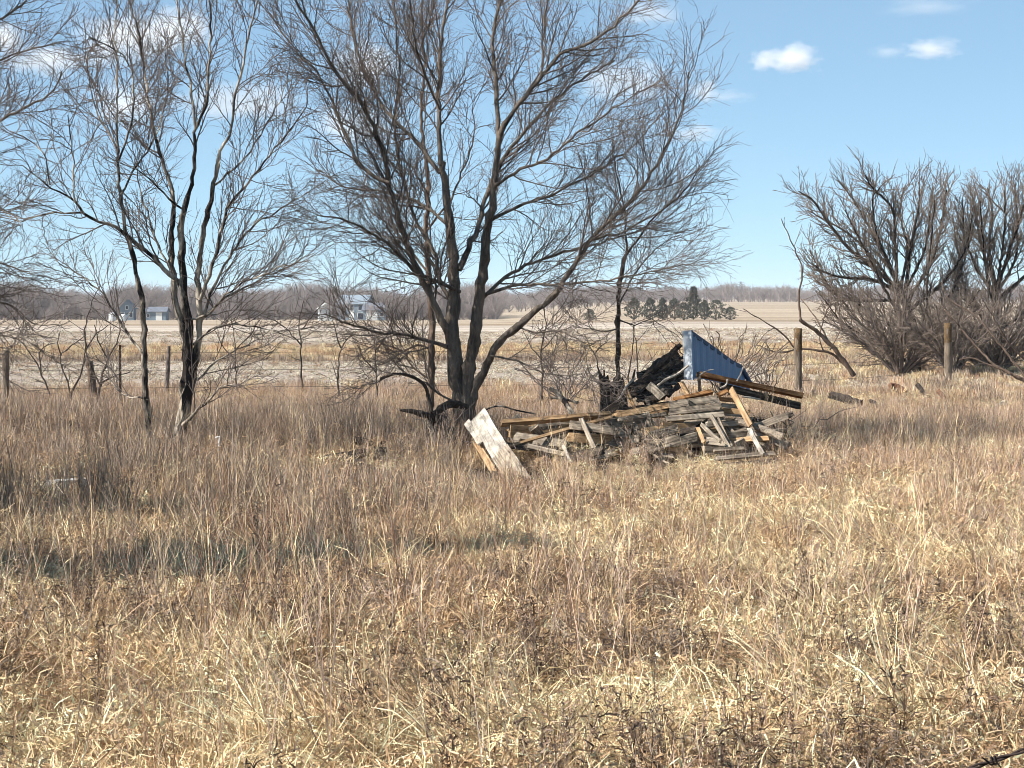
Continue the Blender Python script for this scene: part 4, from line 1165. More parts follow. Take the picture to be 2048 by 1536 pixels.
pp = [P(-150, 0, 35.5), P(11, 0, 36.4), P(240, 0, 38.1), P(1596, 0, 40.9), P(1896, 0, 49.4), P(2150, 0, 56)]
for k, hh in enumerate((1.15, .80, .45)):
    pts = []
    for a in pp:
        pts.append((a[0], a[1], float(H(a[0], a[1])) + hh))
    strand('barbed_wire', ['top', 'middle', 'bottom'][k] + ' strand of the rusty wire running along the fence posts', pts, .0035, 60, k)

# near strand of the roadside fence, crossing the lower right corner
def near_wire():
    A, B, C = P(1760, 1590, 3.1), P(1960, 1530, 3.0), P(2160, 1462, 2.9)
    q = smooth_line([A, B, C], 60)
    root = empty('barbed_wire', tuple(q[0])); tag(root, 'dark barbed wire strand crossing the lower right corner close to the camera', 'wire', 'barbed wire strands')
    c = q[0]
    T = nrm(q[-1] - q[0]); U = nrm(np.cross(T, (0, 0, 1))); Wv = np.cross(T, U)
    s = np.linspace(0, 9 * math.pi, len(q))[:, None]
    for ph in (0, math.pi):
        p = q + .0022 * (U * np.cos(s + ph) + Wv * np.sin(s + ph))
        V, F = tubes([(p, np.full(len(q), .0022))], 6)
        link('line', new_mesh('line', V - c, F), NEARW, root)
    g = np.random.default_rng(3)
    for i in (12, 34, 52):
        ang = np.linspace(0, 4 * math.pi, 20)
        wrap = q[i] + np.outer(np.linspace(-.006, .006, 20), T) + .006 * (np.outer(np.cos(ang), U) + np.outer(np.sin(ang), Wv))
        e0 = wrap[0] + U * .016 - Wv * .012; e1 = wrap[-1] - U * .012 + Wv * .018
        w = np.vstack([e0, wrap, e1])
        V, F = tubes([(w, np.concatenate(([.0007], np.full(20, .0016), [.0007])))], 5)
        link('barb', new_mesh('barb', V - c, F), NEARW, root)
NEARW = plain_mat('dark_rusty_wire', srgb(46, 36, 32), .7, .3, .4, 60)
near_wire()

# ------------------------------------------------------------------ far farmstead, cedars, pylons, woods
def box(V, F, x0, x1, y0, y1, z0, z1):
    b = len(V)
    V += [(x, y, z) for z in (z0, z1) for x, y in ((x0, y0), (x1, y0), (x1, y1), (x0, y1))]
    F += [tuple(b + i for i in f) for f in ((3, 2, 1, 0), (4, 5, 6, 7), (0, 1, 5, 4), (1, 2, 6, 5), (2, 3, 7, 6), (3, 0, 4, 7))]

HW = plain_mat('white_siding', srgb(206, 208, 206), .7, 0, .06, 1)
HB = plain_mat('pale_blue_siding', srgb(112, 126, 136), .7, 0, .1, 1)
HR = plain_mat('grey_roof', srgb(124, 134, 142), .7, 0, .15, 1)
HD = plain_mat('dark_roof', srgb(104, 108, 116), .8, 0, .15, 1)
GLS = plain_mat('dark_window', srgb(40, 48, 58), .2, 0, .1, 1, .5)
TR = plain_mat('window_trim', srgb(210, 210, 206), .6, 0, .05, 1)

def house(name, label, px, d, w, dep, h, roof_h, wall_m, roof_m, rot, wins, door=None, cat='house', gable_front=False):
    p = P(px, 600, d)
    z = float(H(p[0], d))
    root = empty(name, (p[0], d, z)); tag(root, label, cat)
    root.rotation_euler[2] = math.radians(rot)
    V, F = [], []
    a, b = w / 2, dep / 2
    # walls incl. gables
    V = [(-a, -b, -.5), (a, -b, -.5), (a, b, -.5), (-a, b, -.5), (-a, -b, h), (a, -b, h), (a, b, h), (-a, b, h)]
    if gable_front:
        V += [(0, -b, h + roof_h), (0, b, h + roof_h)]
        tri = [(4, 5, 8), (6, 7, 9)]
    else:
        V += [(-a, 0, h + roof_h), (a, 0, h + roof_h)]
        tri = [(7, 4, 8), (5, 6, 9)]
    quad = [(0, 1, 5, 4), (1, 2, 6, 5), (2, 3, 7, 6), (3, 0, 4, 7)]
    link('wall', new_mesh('wall', np.array(V), [np.array(quad), np.array(tri)], smooth=False), wall_m, root)
    o = .35
    t = .14
    if gable_front:
        sl = roof_h / a
        L = [(-a - o, h - o * sl), (0, h + roof_h), (a + o, h - o * sl)]
        Vr = [(x, y, zz + k) for k in (.02, .02 + t) for y in (-b - o, b + o) for x, zz in L]
    else:
        sl = roof_h / b
        L = [(-b - o, h - o * sl), (0, h + roof_h), (b + o, h - o * sl)]
        Vr = [(x, y, zz + k) for k in (.02, .02 + t) for x in (-a - o, a + o) for y, zz in L]
    Fr = [(0, 1, 4, 3), (1, 2, 5, 4), (6, 9, 10, 7), (7, 10, 11, 8), (0, 3, 9, 6), (2, 8, 11, 5), (0, 6, 7, 1), (1, 7, 8, 2), (3, 4, 10, 9), (4, 5, 11, 10)]
    link('roof', new_mesh('roof', np.array(Vr), np.array(Fr), smooth=False), roof_m, root)
    for (x, zc, ww, hh) in wins:
        Vw, Fw = [], []
        box(Vw, Fw, x - ww / 2 - .1, x + ww / 2 + .1, -b - .05, -b + .05, zc - hh / 2 - .1, zc + hh / 2 + .1)
        fr = link('window', new_mesh('window', np.array(Vw), np.array(Fw), smooth=False), TR, root)
        Vw, Fw = [], []
        box(Vw, Fw, x - ww / 2, x + ww / 2, -b - .08, -b - .02, zc - hh / 2, zc + hh / 2)
        link('pane', new_mesh('pane', np.array(Vw), np.array(Fw), smooth=False), GLS, fr)
    if door:
        Vw, Fw = [], []
        box(Vw, Fw, door[0] - door[1] / 2, door[0] + door[1] / 2, -b - .06, -b + .05, 0, door[2])
        link('door', new_mesh('door', np.array(Vw), np.array(Fw), smooth=False), door[3], root)
    return root
house('farm_shed', 'small white shed at the left end of the far farmhouse', 651, 415, 3.0, 4, 2.7, 1.0, HW, HW, 8, [(.8, 1.6, .5, .6)], (-.5, 1.2, 1.9, TR), 'shed', True)
house('farmhouse', 'pale blue two-storey farmhouse far across the field behind the main tree', 712, 432, 6.5, 7, 3.8, 1.8, HB, HR, -12,
      [(-2.1, 2.9, 1.0, 1.1), (0, 2.9, 1.0, 1.1), (2.1, 2.9, 1.0, 1.1), (-2.1, 1.0, 1.0, 1.3), (2.3, 1.0, 1.6, 1.3)], (0, 1.1, 2.1, TR), 'house')
house('garage', 'low grey garage attached right of the far pale blue farmhouse', 752, 428, 5.0, 5, 2.4, 1.4, HB, HD, -5, [(1.7, 1.4, .8, .8)], (-.6, 2.6, 2.1, HW), 'garage')
house('farmhouse', 'far white gabled house behind the left tree', 256, 430, 3.0, 6, 2.9, 1.6, HB, HD, 6, [(-.9, 1.3, .7, 1.0), (.9, 1.3, .7, 1.0), (0, 2.9, .5, .7)], None, 'house', True)
house('farm_shed', 'far grey low shed right of the white gabled house', 312, 430, 5.0, 4, 2.0, .9, HB, HD, 0, [(-1.4, 1.1, .6, .6)], (1.0, 1.4, 1.8, TR), 'shed')
def tank(label, px, d, r, h):
    p = P(px, 600, d); z = float(H(p[0], d))
    root = empty('storage_tank', (p[0], d, z)); tag(root, label, 'tank')
    q = np.array([(0, 0, -.2), (0, 0, .2), (0, 0, h), (0, 0, h + r * .35), (0, 0, h + r * .5)])
    V, F = tubes([(q, np.array([r, r, r, r * .55, .05]))], 16)
    link('shell', new_mesh('shell', V, F), HW, root)
    V, F = tubes([(np.array([(r * .9, -r * .5, 0), (r * .9, -r * .5, h)]), np.array([.05, .05]))], 5)
    link('ladder', new_mesh('ladder', V, F), HD, root)
tank('far round white storage tank left of the slender left stem', 224, 410, .75, 1.5)
tank('far squat grey-white tank beside the round white one', 246, 409, .8, 1.1)

CEDAR = plain_mat('cedar_foliage', srgb(98, 98, 86), .9, 0, .35, 2.0)
def cedar_leaves(g, h, r, n, shape):
    """small upright foliage sprays through the crown volume"""
    f = g.random(n) ** .8
    z = h * (.06 + .94 * f)
    prof = (1 - f) ** shape * (1 - np.exp(-f * 9)) * 1.15
    lump = 1 + .25 * np.sin(f * 23 + g.uniform(0, 6)) 
    a = g.uniform(0, 2 * math.pi, n)
    lump = lump * (1 + .22 * np.sin(a * 3 + f * 8))
    rr = r * prof * lump * np.sqrt(g.uniform(.25, 1, n))
    c = np.stack([rr * np.cos(a), rr * np.sin(a), z], 1)
    u = nrm(np.stack([np.cos(a) * .7, np.sin(a) * .7, np.full(n, .8)], 1) + g.normal(size=(n, 3)) * .35)
    v = nrm(np.cross(u, g.normal(size=(n, 3))))
    s = h * g.uniform(.045, .10, n)[:, None]
    V = np.stack([c - v * s * .35, c + v * s * .35, c + u * s * 1.3], 1).reshape(-1, 3)
    return V, np.arange(3 * n).reshape(-1, 3)
ced = [('lone rounded cedar far across the field left of the slender sapling', 1180, 2.2, 1.2, .6), ('broad cedar just right of the slender sapling', 1268, 4.0, 1.6, .6), ('loose brownish cedar second right of the slender sapling', 1300, 4.0, 1.5, .7),
       ('narrow cedar third right of the slender sapling', 1325, 4.0, 1.1, .7), ('broad cedar left of the tallest pointed cedar', 1349, 3.9, 1.5, .6), ('low rounded cedar touching the tallest one on its left', 1368, 3.2, 1.3, .5),
       ('tallest pointed cedar of the far row', 1387, 6.0, 1.5, .8), ('small pointed cedar right of the tallest one', 1409, 3.6, 1.1, .7), ('broad dark dome-shaped cedar near the right end of the row', 1432, 3.6, 2.0, .45), ('lowest cedar at the right end of the row', 1460, 2.4, 1.3, .5)]
for k, (lab, px, h, r, sh) in enumerate(ced):
    g = np.random.default_rng(60 + k)
    d = 300 + g.uniform(-5, 5)
    p = P(px, 600, d); z = float(H(p[0], d))
    root = empty('cedar_tree', (p[0], d, z - .1)); tag(root, lab, 'cedar', 'cedars in a row across the field')
    V, F = cedar_leaves(g, h * .86, r, 900, sh)
    link('crown', new_mesh('crown', V, F, smooth=False), CEDAR, root)['kind'] = 'stuff'
    q = np.array([(0, 0, -.2), (0.02, 0, h * .4), (0, 0, h * .85)])
    V, F = tubes([(q, np.array([.12, .08, .03]))], 6)
    link('trunk', new_mesh('trunk', V, F), BARK_BROWN, root)

for lab, cx, cy, h, r, sd in [('dark cedar just beyond the left edge throwing the long shadow on the foreground', -5.35, 13.8, 5.1, .85, 71), ('smaller cedar beyond the left edge behind the shadow-throwing one', -6.9, 17.2, 4.3, .7, 72)]:
    g = np.random.default_rng(sd)
    root = empty('cedar_tree', (cx, cy, float(H(cx, cy)))); tag(root, lab, 'cedar')
    V, F = cedar_leaves(g, h, r, 2600, .55)
    c = V.reshape(-1, 3, 3).mean(axis=1, keepdims=True)
    V = ((V.reshape(-1, 3, 3) - c) * .62 + c).reshape(-1, 3)
    link('crown', new_mesh('crown', V, F, smooth=False), CEDAR, root)['kind'] = 'stuff'
    V, F = tubes([(np.array([(0, 0, -.2), (.03, 0, h * .4), (0, 0, h * .9)]), np.array([.12, .08, .02]))], 8)
    link('trunk', new_mesh('trunk', V, F), BARK_BROWN, root)
def pylon(label, px, d, h):
    p = P(px, 600, d); z = float(H(p[0], d))
    root = empty('power_pylon', (p[0], d, z)); tag(root, label, 'pylon', 'power pylons on the horizon')
    polys = []
    for sx in (-1, 1):
        for sy in (-1, 1):
            polys.append((np.array([(sx * 3, sy * 3, -1), (sx * .7, sy * .7, h * .6), (sx * .5, sy * .5, h)]), np.array([.22, .2, .15])))
    for k in range(7):
        f0, f1 = k / 7, (k + 1) / 7
        w = lambda f: np.interp(f, [0, .6, 1], [3, .7, .5])
        for s in (-1, 1):
            polys.append((np.array([(-s * w(f0), -w(f0), h * f0), (0, -(w(f0) + w(f1)) / 2, h * (f0 + f1) / 2), (s * w(f1), -w(f1), h * f1)]), np.full(3, .12)))
    V, F = tubes(polys, 4)
    link('mast', new_mesh('mast', V, F), STEEL, root)
    for f, l in ((.72, 4.5), (.84, 3.6), (.96, 2.6)):
        V, F = tubes([(np.array([(-l, 0, h * f), (0, 0, h * f + .5), (l, 0, h * f)]), np.array([.12, .22, .12]))], 4)
        link('crossarm', new_mesh('crossarm', V, F), STEEL, root)
pylon('faint lattice pylon on the horizon above the cedars, left of the pair', 1283, 1500, 18)
pylon('faint lattice pylon on the horizon above the cedars, right of the pair', 1314, 1520, 18)
pylon('faint lattice pylon on the horizon right of the tallest cedar', 1481, 1700, 16)

# far woods: bare-tree meshes instanced as one mass
def scatter(name, pts, rot, scl, idx, sources, label, cat, kind='stuff'):
    """one object: source meshes instanced on its points"""
    col = bpy.data.collections.new(name + '_source')
    for i, (me, m) in enumerate(sources):
        o = bpy.data.objects.new('%s_%03d' % (name, i), me)
        if not me.materials: me.materials.append(m)
        col.objects.link(o)
    me = bpy.data.meshes.new(name)
    me.vertices.add(len(pts))
    me.vertices.foreach_set('co', np.asarray(pts, np.float32).ravel())
    for nm, ty, arr in (('rot', 'FLOAT_VECTOR', rot), ('scl', 'FLOAT_VECTOR', scl), ('pick', 'INT', idx)):
        a = me.attributes.new(nm, ty, 'POINT')
        a.data.foreach_set('vector' if ty != 'INT' else 'value', np.asarray(arr, np.float32 if ty != 'INT' else np.int32).ravel())
    o = link(name, me)
    tag(o, label, cat, kind=kind)
    ng = bpy.data.node_groups.new(name, 'GeometryNodeTree')
    ng.interface.new_socket('Geometry', in_out='INPUT', socket_type='NodeSocketGeometry')
    ng.interface.new_socket('Geometry', in_out='OUTPUT', socket_type='NodeSocketGeometry')
    gi = ng.nodes.new('NodeGroupInput'); go = ng.nodes.new('NodeGroupOutput')
    ci = ng.nodes.new('GeometryNodeCollectionInfo')
    ci.inputs['Collection'].default_value = col
    ci.inputs['Separate Children'].default_value = True
    ci.inputs['Reset Children'].default_value = True
    ip = ng.nodes.new('GeometryNodeInstanceOnPoints')
    ip.inputs['Pick Instance'].default_value = True
    def na(nm, ty):
        n = ng.nodes.new('GeometryNodeInputNamedAttribute'); n.data_type = ty
        n.inputs['Name'].default_value = nm
        return n.outputs['Attribute']
    ng.links.new(gi.outputs[0], ip.inputs['Points'])
    ng.links.new(ci.outputs[0], ip.inputs['Instance'])
    ng.links.new(na('pick', 'INT'), ip.inputs['Instance Index'])
    ng.links.new(na('rot', 'FLOAT_VECTOR'), ip.inputs['Rotation'])
    ng.links.new(na('scl', 'FLOAT_VECTOR'), ip.inputs['Scale'])
    ng.links.new(ip.outputs[0], go.inputs[0])
    md = o.modifiers.new('scatter', 'NODES'); md.node_group = ng
    return o

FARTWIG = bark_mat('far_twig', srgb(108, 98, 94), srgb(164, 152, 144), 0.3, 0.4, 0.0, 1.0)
def far_tree_mesh(seed, h=9.5):
    g = np.random.default_rng(seed)
    polys = []
    tr_ = [(smooth_line([(0, 0, 0), (g.normal() * .3, g.normal() * .3, h * .35), (g.normal() * .6, g.normal() * .6, h * .8)], 8), np.linspace(.22, .06, 8))]
    for k in range(10):
        a = k * 0.9 + g.uniform(0, .6)
        z0 = h * g.uniform(.04, .42)
        R = h * g.uniform(.22, .36)
        p = smooth_line([(0, 0, z0), (math.cos(a) * R * .6, math.sin(a) * R * .6, z0 + h * .18), (math.cos(a) * R, math.sin(a) * R, z0 + h * g.uniform(.35, .5))], 7)
        tr_.append((p, np.linspace(.12, .04, 7)))
    sp = [dict(dens=1.6, t0=.15, ang=(20, 55), len=2.6, seg=4, wig=.14, up=.05, rr=.6, rmax=.06, rmin=.03, short=.4),
          dict(dens=2.6, t0=.1, ang=(20, 60), len=1.1, seg=3, wig=.16, up=.04, rr=.7, rmax=.035, rmin=.022, short=.3)]
    lv = grow(tr_, sp, seed)
    V0, F0 = tubes(tr_, 5); b = len(V0)
    Vs, Fs = [V0], [F0]
    for l in lv:
        V, F = tubes(l, 3); Vs.append(V); Fs.append(F + b); b += len(V)
    return new_mesh('far_tree', np.concatenate(Vs), np.concatenate(Fs))
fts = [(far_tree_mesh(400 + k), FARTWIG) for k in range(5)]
def wood(name, label, pxr, dr, n, hr, seed):
    g = np.random.default_rng(seed)
    px = g.uniform(*pxr, n); d = g.uniform(*dr, n)
    x = (px - 1024) / FPX * d
    z = H(x, d)
    s = g.uniform(*hr, n)
    # slow rise and fall of the skyline
    s = s * (1 + .12 * np.sin(px * .021 + seed) + .08 * np.sin(px * .053))
    rot = np.stack([np.zeros(n), np.zeros(n), g.uniform(0, 6.28, n)], 1)
    scatter(name, np.stack([x, d, z - .2], 1), rot, np.stack([s * 1.05, s * 1.05, s], 1), g.integers(0, 5, n), fts, label, 'woodland')
for k, (lab, px, d, s) in enumerate([('bare yard tree in front of the left half of the far farmhouse', 690, 408, .62), ('bare yard tree right of the far garage', 778, 412, .8), ('bare yard tree between the white shed and the far farmhouse', 672, 412, .7), ('bare yard tree in front of the far garage', 742, 409, .55), ('bare yard tree right of the far white gabled house', 282, 408, .75), ('bare yard tree left of the far storage tanks', 205, 410, .7)]):
    p = P(px, 600, d)
    o = link('yard_tree', fts[k % 5][0], FARTWIG, None, (p[0], d, float(H(p[0], d)) - .1))
    o.scale = (s, s, s); o.rotation_euler[2] = k * 1.3
    tag(o, lab, 'tree', 'bare trees in the far farmyard')
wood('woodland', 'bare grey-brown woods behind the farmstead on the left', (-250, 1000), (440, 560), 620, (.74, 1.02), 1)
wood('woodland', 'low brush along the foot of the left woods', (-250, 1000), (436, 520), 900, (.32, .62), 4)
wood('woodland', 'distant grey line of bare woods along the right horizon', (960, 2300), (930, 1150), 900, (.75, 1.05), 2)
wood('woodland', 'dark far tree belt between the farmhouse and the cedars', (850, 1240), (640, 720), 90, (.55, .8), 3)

# ------------------------------------------------------------------ dry grass
def ribbons(g, n, root_r, zr, lean, ln, w, nseg, jit, grav, pal, azr=(0, 2 * math.pi)):
    """n blades as tapered ribbons. pal: list of linear colours. Returns V, F, colour"""
    a = g.uniform(0, 2 * math.pi, n)
    rr = root_r * np.sqrt(g.random(n))
    p = np.stack([rr * np.cos(a), rr * np.sin(a), g.uniform(*zr, n)], 1)
    az = g.uniform(*azr, n)
    le = np.radians(g.uniform(*lean, n))
    d = np.stack([np.cos(az) * np.sin(le), np.sin(az) * np.sin(le), np.cos(le)], 1)
    L = g.uniform(*ln, n)
    W_ = g.uniform(*w, n)
    sdir = nrm(np.cross(d, g.normal(size=(n, 3))))
    pts = [p]; sides = [sdir]
    for k in range(nseg):
        d = d + g.normal(size=(n, 3)) * jit
        d[:, 2] -= grav * (k + 1) / nseg
        d = nrm(d)
        p = p + d * (L / nseg)[:, None]
        p[:, 2] = np.maximum(p[:, 2], 0.005)
        pts.append(p)
        sdir = nrm(sdir - d * np.sum(sdir * d, 1, keepdims=True) + g.normal(size=(n, 3)) * .25)
        sides.append(sdir)
    taper = np.linspace(1, .25, nseg + 1) ** .7
    V = np.empty((n, nseg + 1, 2, 3))
    for k in range(nseg + 1):
        o = sides[k] * (W_ * .5 * taper[k])[:, None]
        V[:, k, 0] = pts[k] - o; V[:, k, 1] = pts[k] + o
    i = np.arange(n)[:, None] * (nseg + 1) * 2 + np.arange(nseg)[None, :] * 2
    F = np.stack([i, i + 1, i + 3, i + 2], -1).reshape(-1, 4)
    pal = np.asarray(pal)[:, :3]
    c = pal[g.integers(0, len(pal), n)] * g.uniform(.75, 1.2, (n, 1))
    C = np.repeat(c, (nseg + 1) * 2, axis=0)
    return V.reshape(-1, 3), F, C, np.stack(pts, 1)

def merge(parts):
    Vs, Fs, Cs, b = [], [], [], 0
    for V, F, C in parts:
        Vs.append(V); Fs.append(F + b); Cs.append(C); b += len(V)
    return np.concatenate(Vs), np.concatenate(Fs), np.concatenate(Cs)

STRAW = [srgb(228, 206, 160), srgb(216, 190, 144), srgb(240, 222, 182), srgb(194, 166, 122), srgb(184, 158, 124), srgb(160, 138, 112)]
TANP = [srgb(176, 144, 106), srgb(190, 156, 118), srgb(160, 128, 94), srgb(204, 174, 134), srgb(140, 110, 82)]
BRN = [srgb(144, 122, 102), srgb(124, 104, 88), srgb(160, 138, 116), srgb(102, 86, 74), srgb(182, 160, 134)]
PINK = [srgb(198, 164, 140), srgb(180, 146, 124), srgb(212, 182, 154), srgb(160, 128, 110), srgb(222, 196, 166)]
RUSTY = [srgb(170, 118, 80), srgb(184, 136, 92), srgb(150, 104, 72), srgb(196, 152, 108)]
GREYB = [srgb(124, 108, 92), srgb(140, 124, 106), srgb(108, 92, 80), srgb(158, 142, 124)]
DARKW = [srgb(84, 66, 54), srgb(104, 82, 66), srgb(70, 55, 46), srgb(122, 98, 80)]

def fade(pal, sat=.80, gain=1.10):
    out = []
    for c in pal:
        c = np.array(c[:3]); l = c.mean()
        out.append(tuple(np.minimum((l + (c - l) * sat) * gain, .86)) + (1.0,))
    return out
STRAW, TANP, BRN, PINK, GREYB = fade(STRAW, .95, 1.14), fade(TANP, .95, 1.12), fade(BRN, .84, 1.22), fade(PINK, .78, 1.10), fade(GREYB, .85, 1.2)
RUSTY = fade(RUSTY, .7, 1.15)
GRASS = grass_mat('dry_grass', .12)
WEED = grass_mat('dry_weed', .1)

def matted(seed, pal, n=165, r=.20, h=.20, w=(.0045, .0105)):
    g = np.random.default_rng(seed)
    a = ribbons(g, n, r, (0, h), (20, 115), (.07, .17), w, 4, .6, .30, pal)[:3]
    b = ribbons(g, n // 5, r, (0, h * .5), (0, 55), (.12, .26), (.004, .008), 4, .35, .35, pal)[:3]
    v, f, c = merge([a, b])
    return new_mesh('tuft', v, f, c, False)

def lodged(seed, pal, n=110):
    """long blades pushed over to one side"""
    g = np.random.default_rng(seed)
    a = ribbons(g, n, .20, (0, .10), (35, 92), (.18, .42), (.004, .0085), 4, .16, .14, pal, (-.7, .7))[:3]
    b = ribbons(g, n // 4, .20, (0, .12), (20, 100), (.07, .16), (.005, .010), 3, .5, .3, pal)[:3]
    v, f, c = merge([a, b])
    return new_mesh('lodged_tuft', v, f, c, False)

def tall(seed, pal, pal2, n=30, h=(.32, .80), r=.18, w=(.0045, .010), lean=(0, 24), leaves=30, grav=.10):
    g = np.random.default_rng(seed)
    V, F, C, pts = ribbons(g, n, r, (0, .02), lean, h, w, 4, .06, grav, pal)
    b = ribbons(g, leaves, r, (.05, h[1] * .55), (20, 75), (.10, .26), (.005, .011), 3, .35, .35, pal2)[:3]
    v, f, c = merge([(V, F, C), b])
    return new_mesh('tall_tuft', v, f, c, False)

def seedy(seed, pal, n=9, h=(.45, .9)):
    """stiff stalks with dry leaf scraps and seed heads"""
    g = np.random.default_rng(seed)
    V, F, C, pts = ribbons(g, n, .10, (0, .02), (0, 14), h, (.004, .007), 5, .05, 0, pal)
    parts = [(V, F, C)]
    for k in range(n):
        m = 16
        t = g.uniform(.35, 1.0, m)
        base = np.stack([np.interp(t * 5, np.arange(6), pts[k, :, c]) for c in range(3)], 1)
        for q in range(1):
            v, f, c, _ = ribbons(g, m, 0, (0, 0), (10, 100), (.03, .09), (.006, .016), 2, .5, .2, pal)
            v = v.reshape(m, -1, 3) + (base - 0)[:, None, :]
            parts.append((v.reshape(-1, 3), f, c))
    v, f, c = merge(parts)
    return new_mesh('weed_stalk', v, f, c, False)

def stalk(seed, pal, h=(.7, 1.2)):
    """a few long thin branching stems"""
    g = np.random.default_rng(seed)
    n = 4
    V, F, C, pts = ribbons(g, n, .08, (0, .02), (2, 20), h, (.0045, .007), 6, .05, -.02, pal)
    parts = [(V, F, C)]
    for k in range(n):
        m = 8
        t = g.uniform(.45, .98, m)
        base = np.stack([np.interp(t * 6, np.arange(7), pts[k, :, c]) for c in range(3)], 1)
        v, f, c, _ = ribbons(g, m, 0, (0, 0), (10, 45), (.08, .28), (.002, .004), 3, .1, -.05, pal)
        parts.append(((v.reshape(m, -1, 3) + base[:, None, :]).reshape(-1, 3), f, c))
    v, f, c = merge(parts)
    return new_mesh('stalk', v, f, c, False)

# smooth value noise for patchiness
_gn = np.random.default_rng(99)
_lat = _gn.random((128, 128))
def vnoise(x, y, s):
    x = x / s + 40.3; y = y / s + 17.7
    xi = np.floor(x).astype(int); yi = np.floor(y).astype(int)
    fx = x - xi; fy = y - yi
    fx = fx * fx * (3 - 2 * fx); fy = fy * fy * (3 - 2 * fy)
    l = lambda a, b: _lat[a % 128, b % 128]
    return (l(xi, yi) * (1 - fx) + l(xi + 1, yi) * fx) * (1 - fy) + (l(xi, yi + 1) * (1 - fx) + l(xi + 1, yi + 1) * fx) * fy
def patch(x, y, s):
    return .6 * vnoise(x, y, s) + .3 * vnoise(x + 50, y, s * .45) + .1 * vnoise(x, y + 90, s * .2)

def field(n_per_m2, y0, y1, seed, keep, margin=.8, xlo=None, xhi=None):
    """points over the visible wedge between y0 and y1, thinned by keep(x, y) in 0..1"""
    g = np.random.default_rng(seed)
    half = lambda y: .285 * y + margin
    area = half((y0 + y1) / 2) * 2 * (y1 - y0)
    n = int(area * n_per_m2)
    y = np.sqrt(g.uniform(y0 ** 2, y1 ** 2, n)) if y1 > 0 else None
    x = g.uniform(-1, 1, n) * half(y)
    k = g.random(n) < keep(x, y)
    x, y = x[k], y[k]
    return x, y, g

def lay(name, label, cat, pieces, sources, tallgrass=False):
    P_, R_, S_, I_ = [], [], [], []
    for x, y, g, lo, hi, picks, tilt in pieces:
        n = len(x)
        P_.append(np.stack([x, y, H(x, y) - .01], 1))
        R_.append(np.stack([g.normal(size=n) * tilt, g.normal(size=n) * tilt, g.uniform(0, 6.28, n)], 1))
        s = g.uniform(lo, hi, n) * (height(x, y) if tallgrass else low(x, y))
        S_.append(np.stack([s, s, s * g.uniform(.85, 1.15, n)], 1))
        I_.append(np.asarray(picks)[g.integers(0, len(picks), n)])
    scatter(name, np.concatenate(P_), np.concatenate(R_), np.concatenate(S_), np.concatenate(I_), sources, label, cat)

def height(x, y):
    u = x / y
    h = (.85 - .30 * sstep(29, 37, y) - .12 * sstep(-.02, .06, u)) * (.55 + .9 * patch(x + 3, y + 3, 1.4)) * (.6 + .4 * sstep(13, 18, y))
    front = np.exp(-(((x - 1.2) / 2.6) ** 4 + ((y - 22.2) / 2.4) ** 4))       # low grass in front of the rubble
    fl = np.exp(-(((x + 2.0) / 1.0) ** 4 + ((y - 22.8) / 1.3) ** 4))
    return np.maximum(h * (1 - .62 * front) * (1 - .45 * fl), .3)

def low(x, y):
    front = np.exp(-(((x - 1.2) / 2.6) ** 4 + ((y - 23.0) / 2.6) ** 4))
    return (1 - .42 * front) * (1 - .35 * sstep(28, 34, y))

one = lambda x, y: np.ones_like(x)
# how brown/tall the grass is: left middle ground and clumps
def tallness(x, y):
    u = x / y
    n = patch(x, y, 2.5) - .5
    left = .8 * sstep(.04, -.10, u) * sstep(13.0, 19.5, y + 9 * n)
    mid = .75 * sstep(16.5, 23.0, y + 9 * (patch(x + 9, y, 3.0) - .5))
    return np.clip(np.maximum(left, mid), 0, 1)
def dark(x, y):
    """where tufts turn grey-brown: part grass colour, part painted shade"""
    a = np.exp(-(((x + 1.9) / 1.6) ** 2 + ((y - 16.3 - .35 * (x + 1.9)) / .75) ** 2))  # follows the long cast shadow, put into the choice of tuft colour
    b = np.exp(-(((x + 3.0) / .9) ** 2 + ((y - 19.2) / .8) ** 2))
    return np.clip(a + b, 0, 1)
def pile_mask(x, y):
    """thin the tall grass on the rubble and the old timbers"""
    a = np.exp(-(((x - 1.55) / 1.75) ** 4 + ((y - 25.2) / 1.05) ** 4))
    b = np.exp(-(((x + .15) / .45) ** 4 + ((y - 24.1) / .9) ** 4))
    c = np.exp(-(((x + 2.0) / .75) ** 4 + ((y - 23.9) / .6) ** 4))
    f_ = np.exp(-(((x + 2.05) / .8) ** 4 + ((y - 22.7) / 1.4) ** 4)) + np.exp(-(((x + 3.65) / .35) ** 4 + ((y - 23.4) / 1.3) ** 4)) + np.exp(-(((x + 4.65) / .5) ** 4 + ((y - 19.6) / 1.0) ** 4))
    e = np.exp(-(((x - .05) / .55) ** 4 + ((y - 22.7) / 1.2) ** 4))
    return 1 - np.clip(.93 * a + .85 * b + .7 * c + .8 * e + .8 * f_, 0, 1)

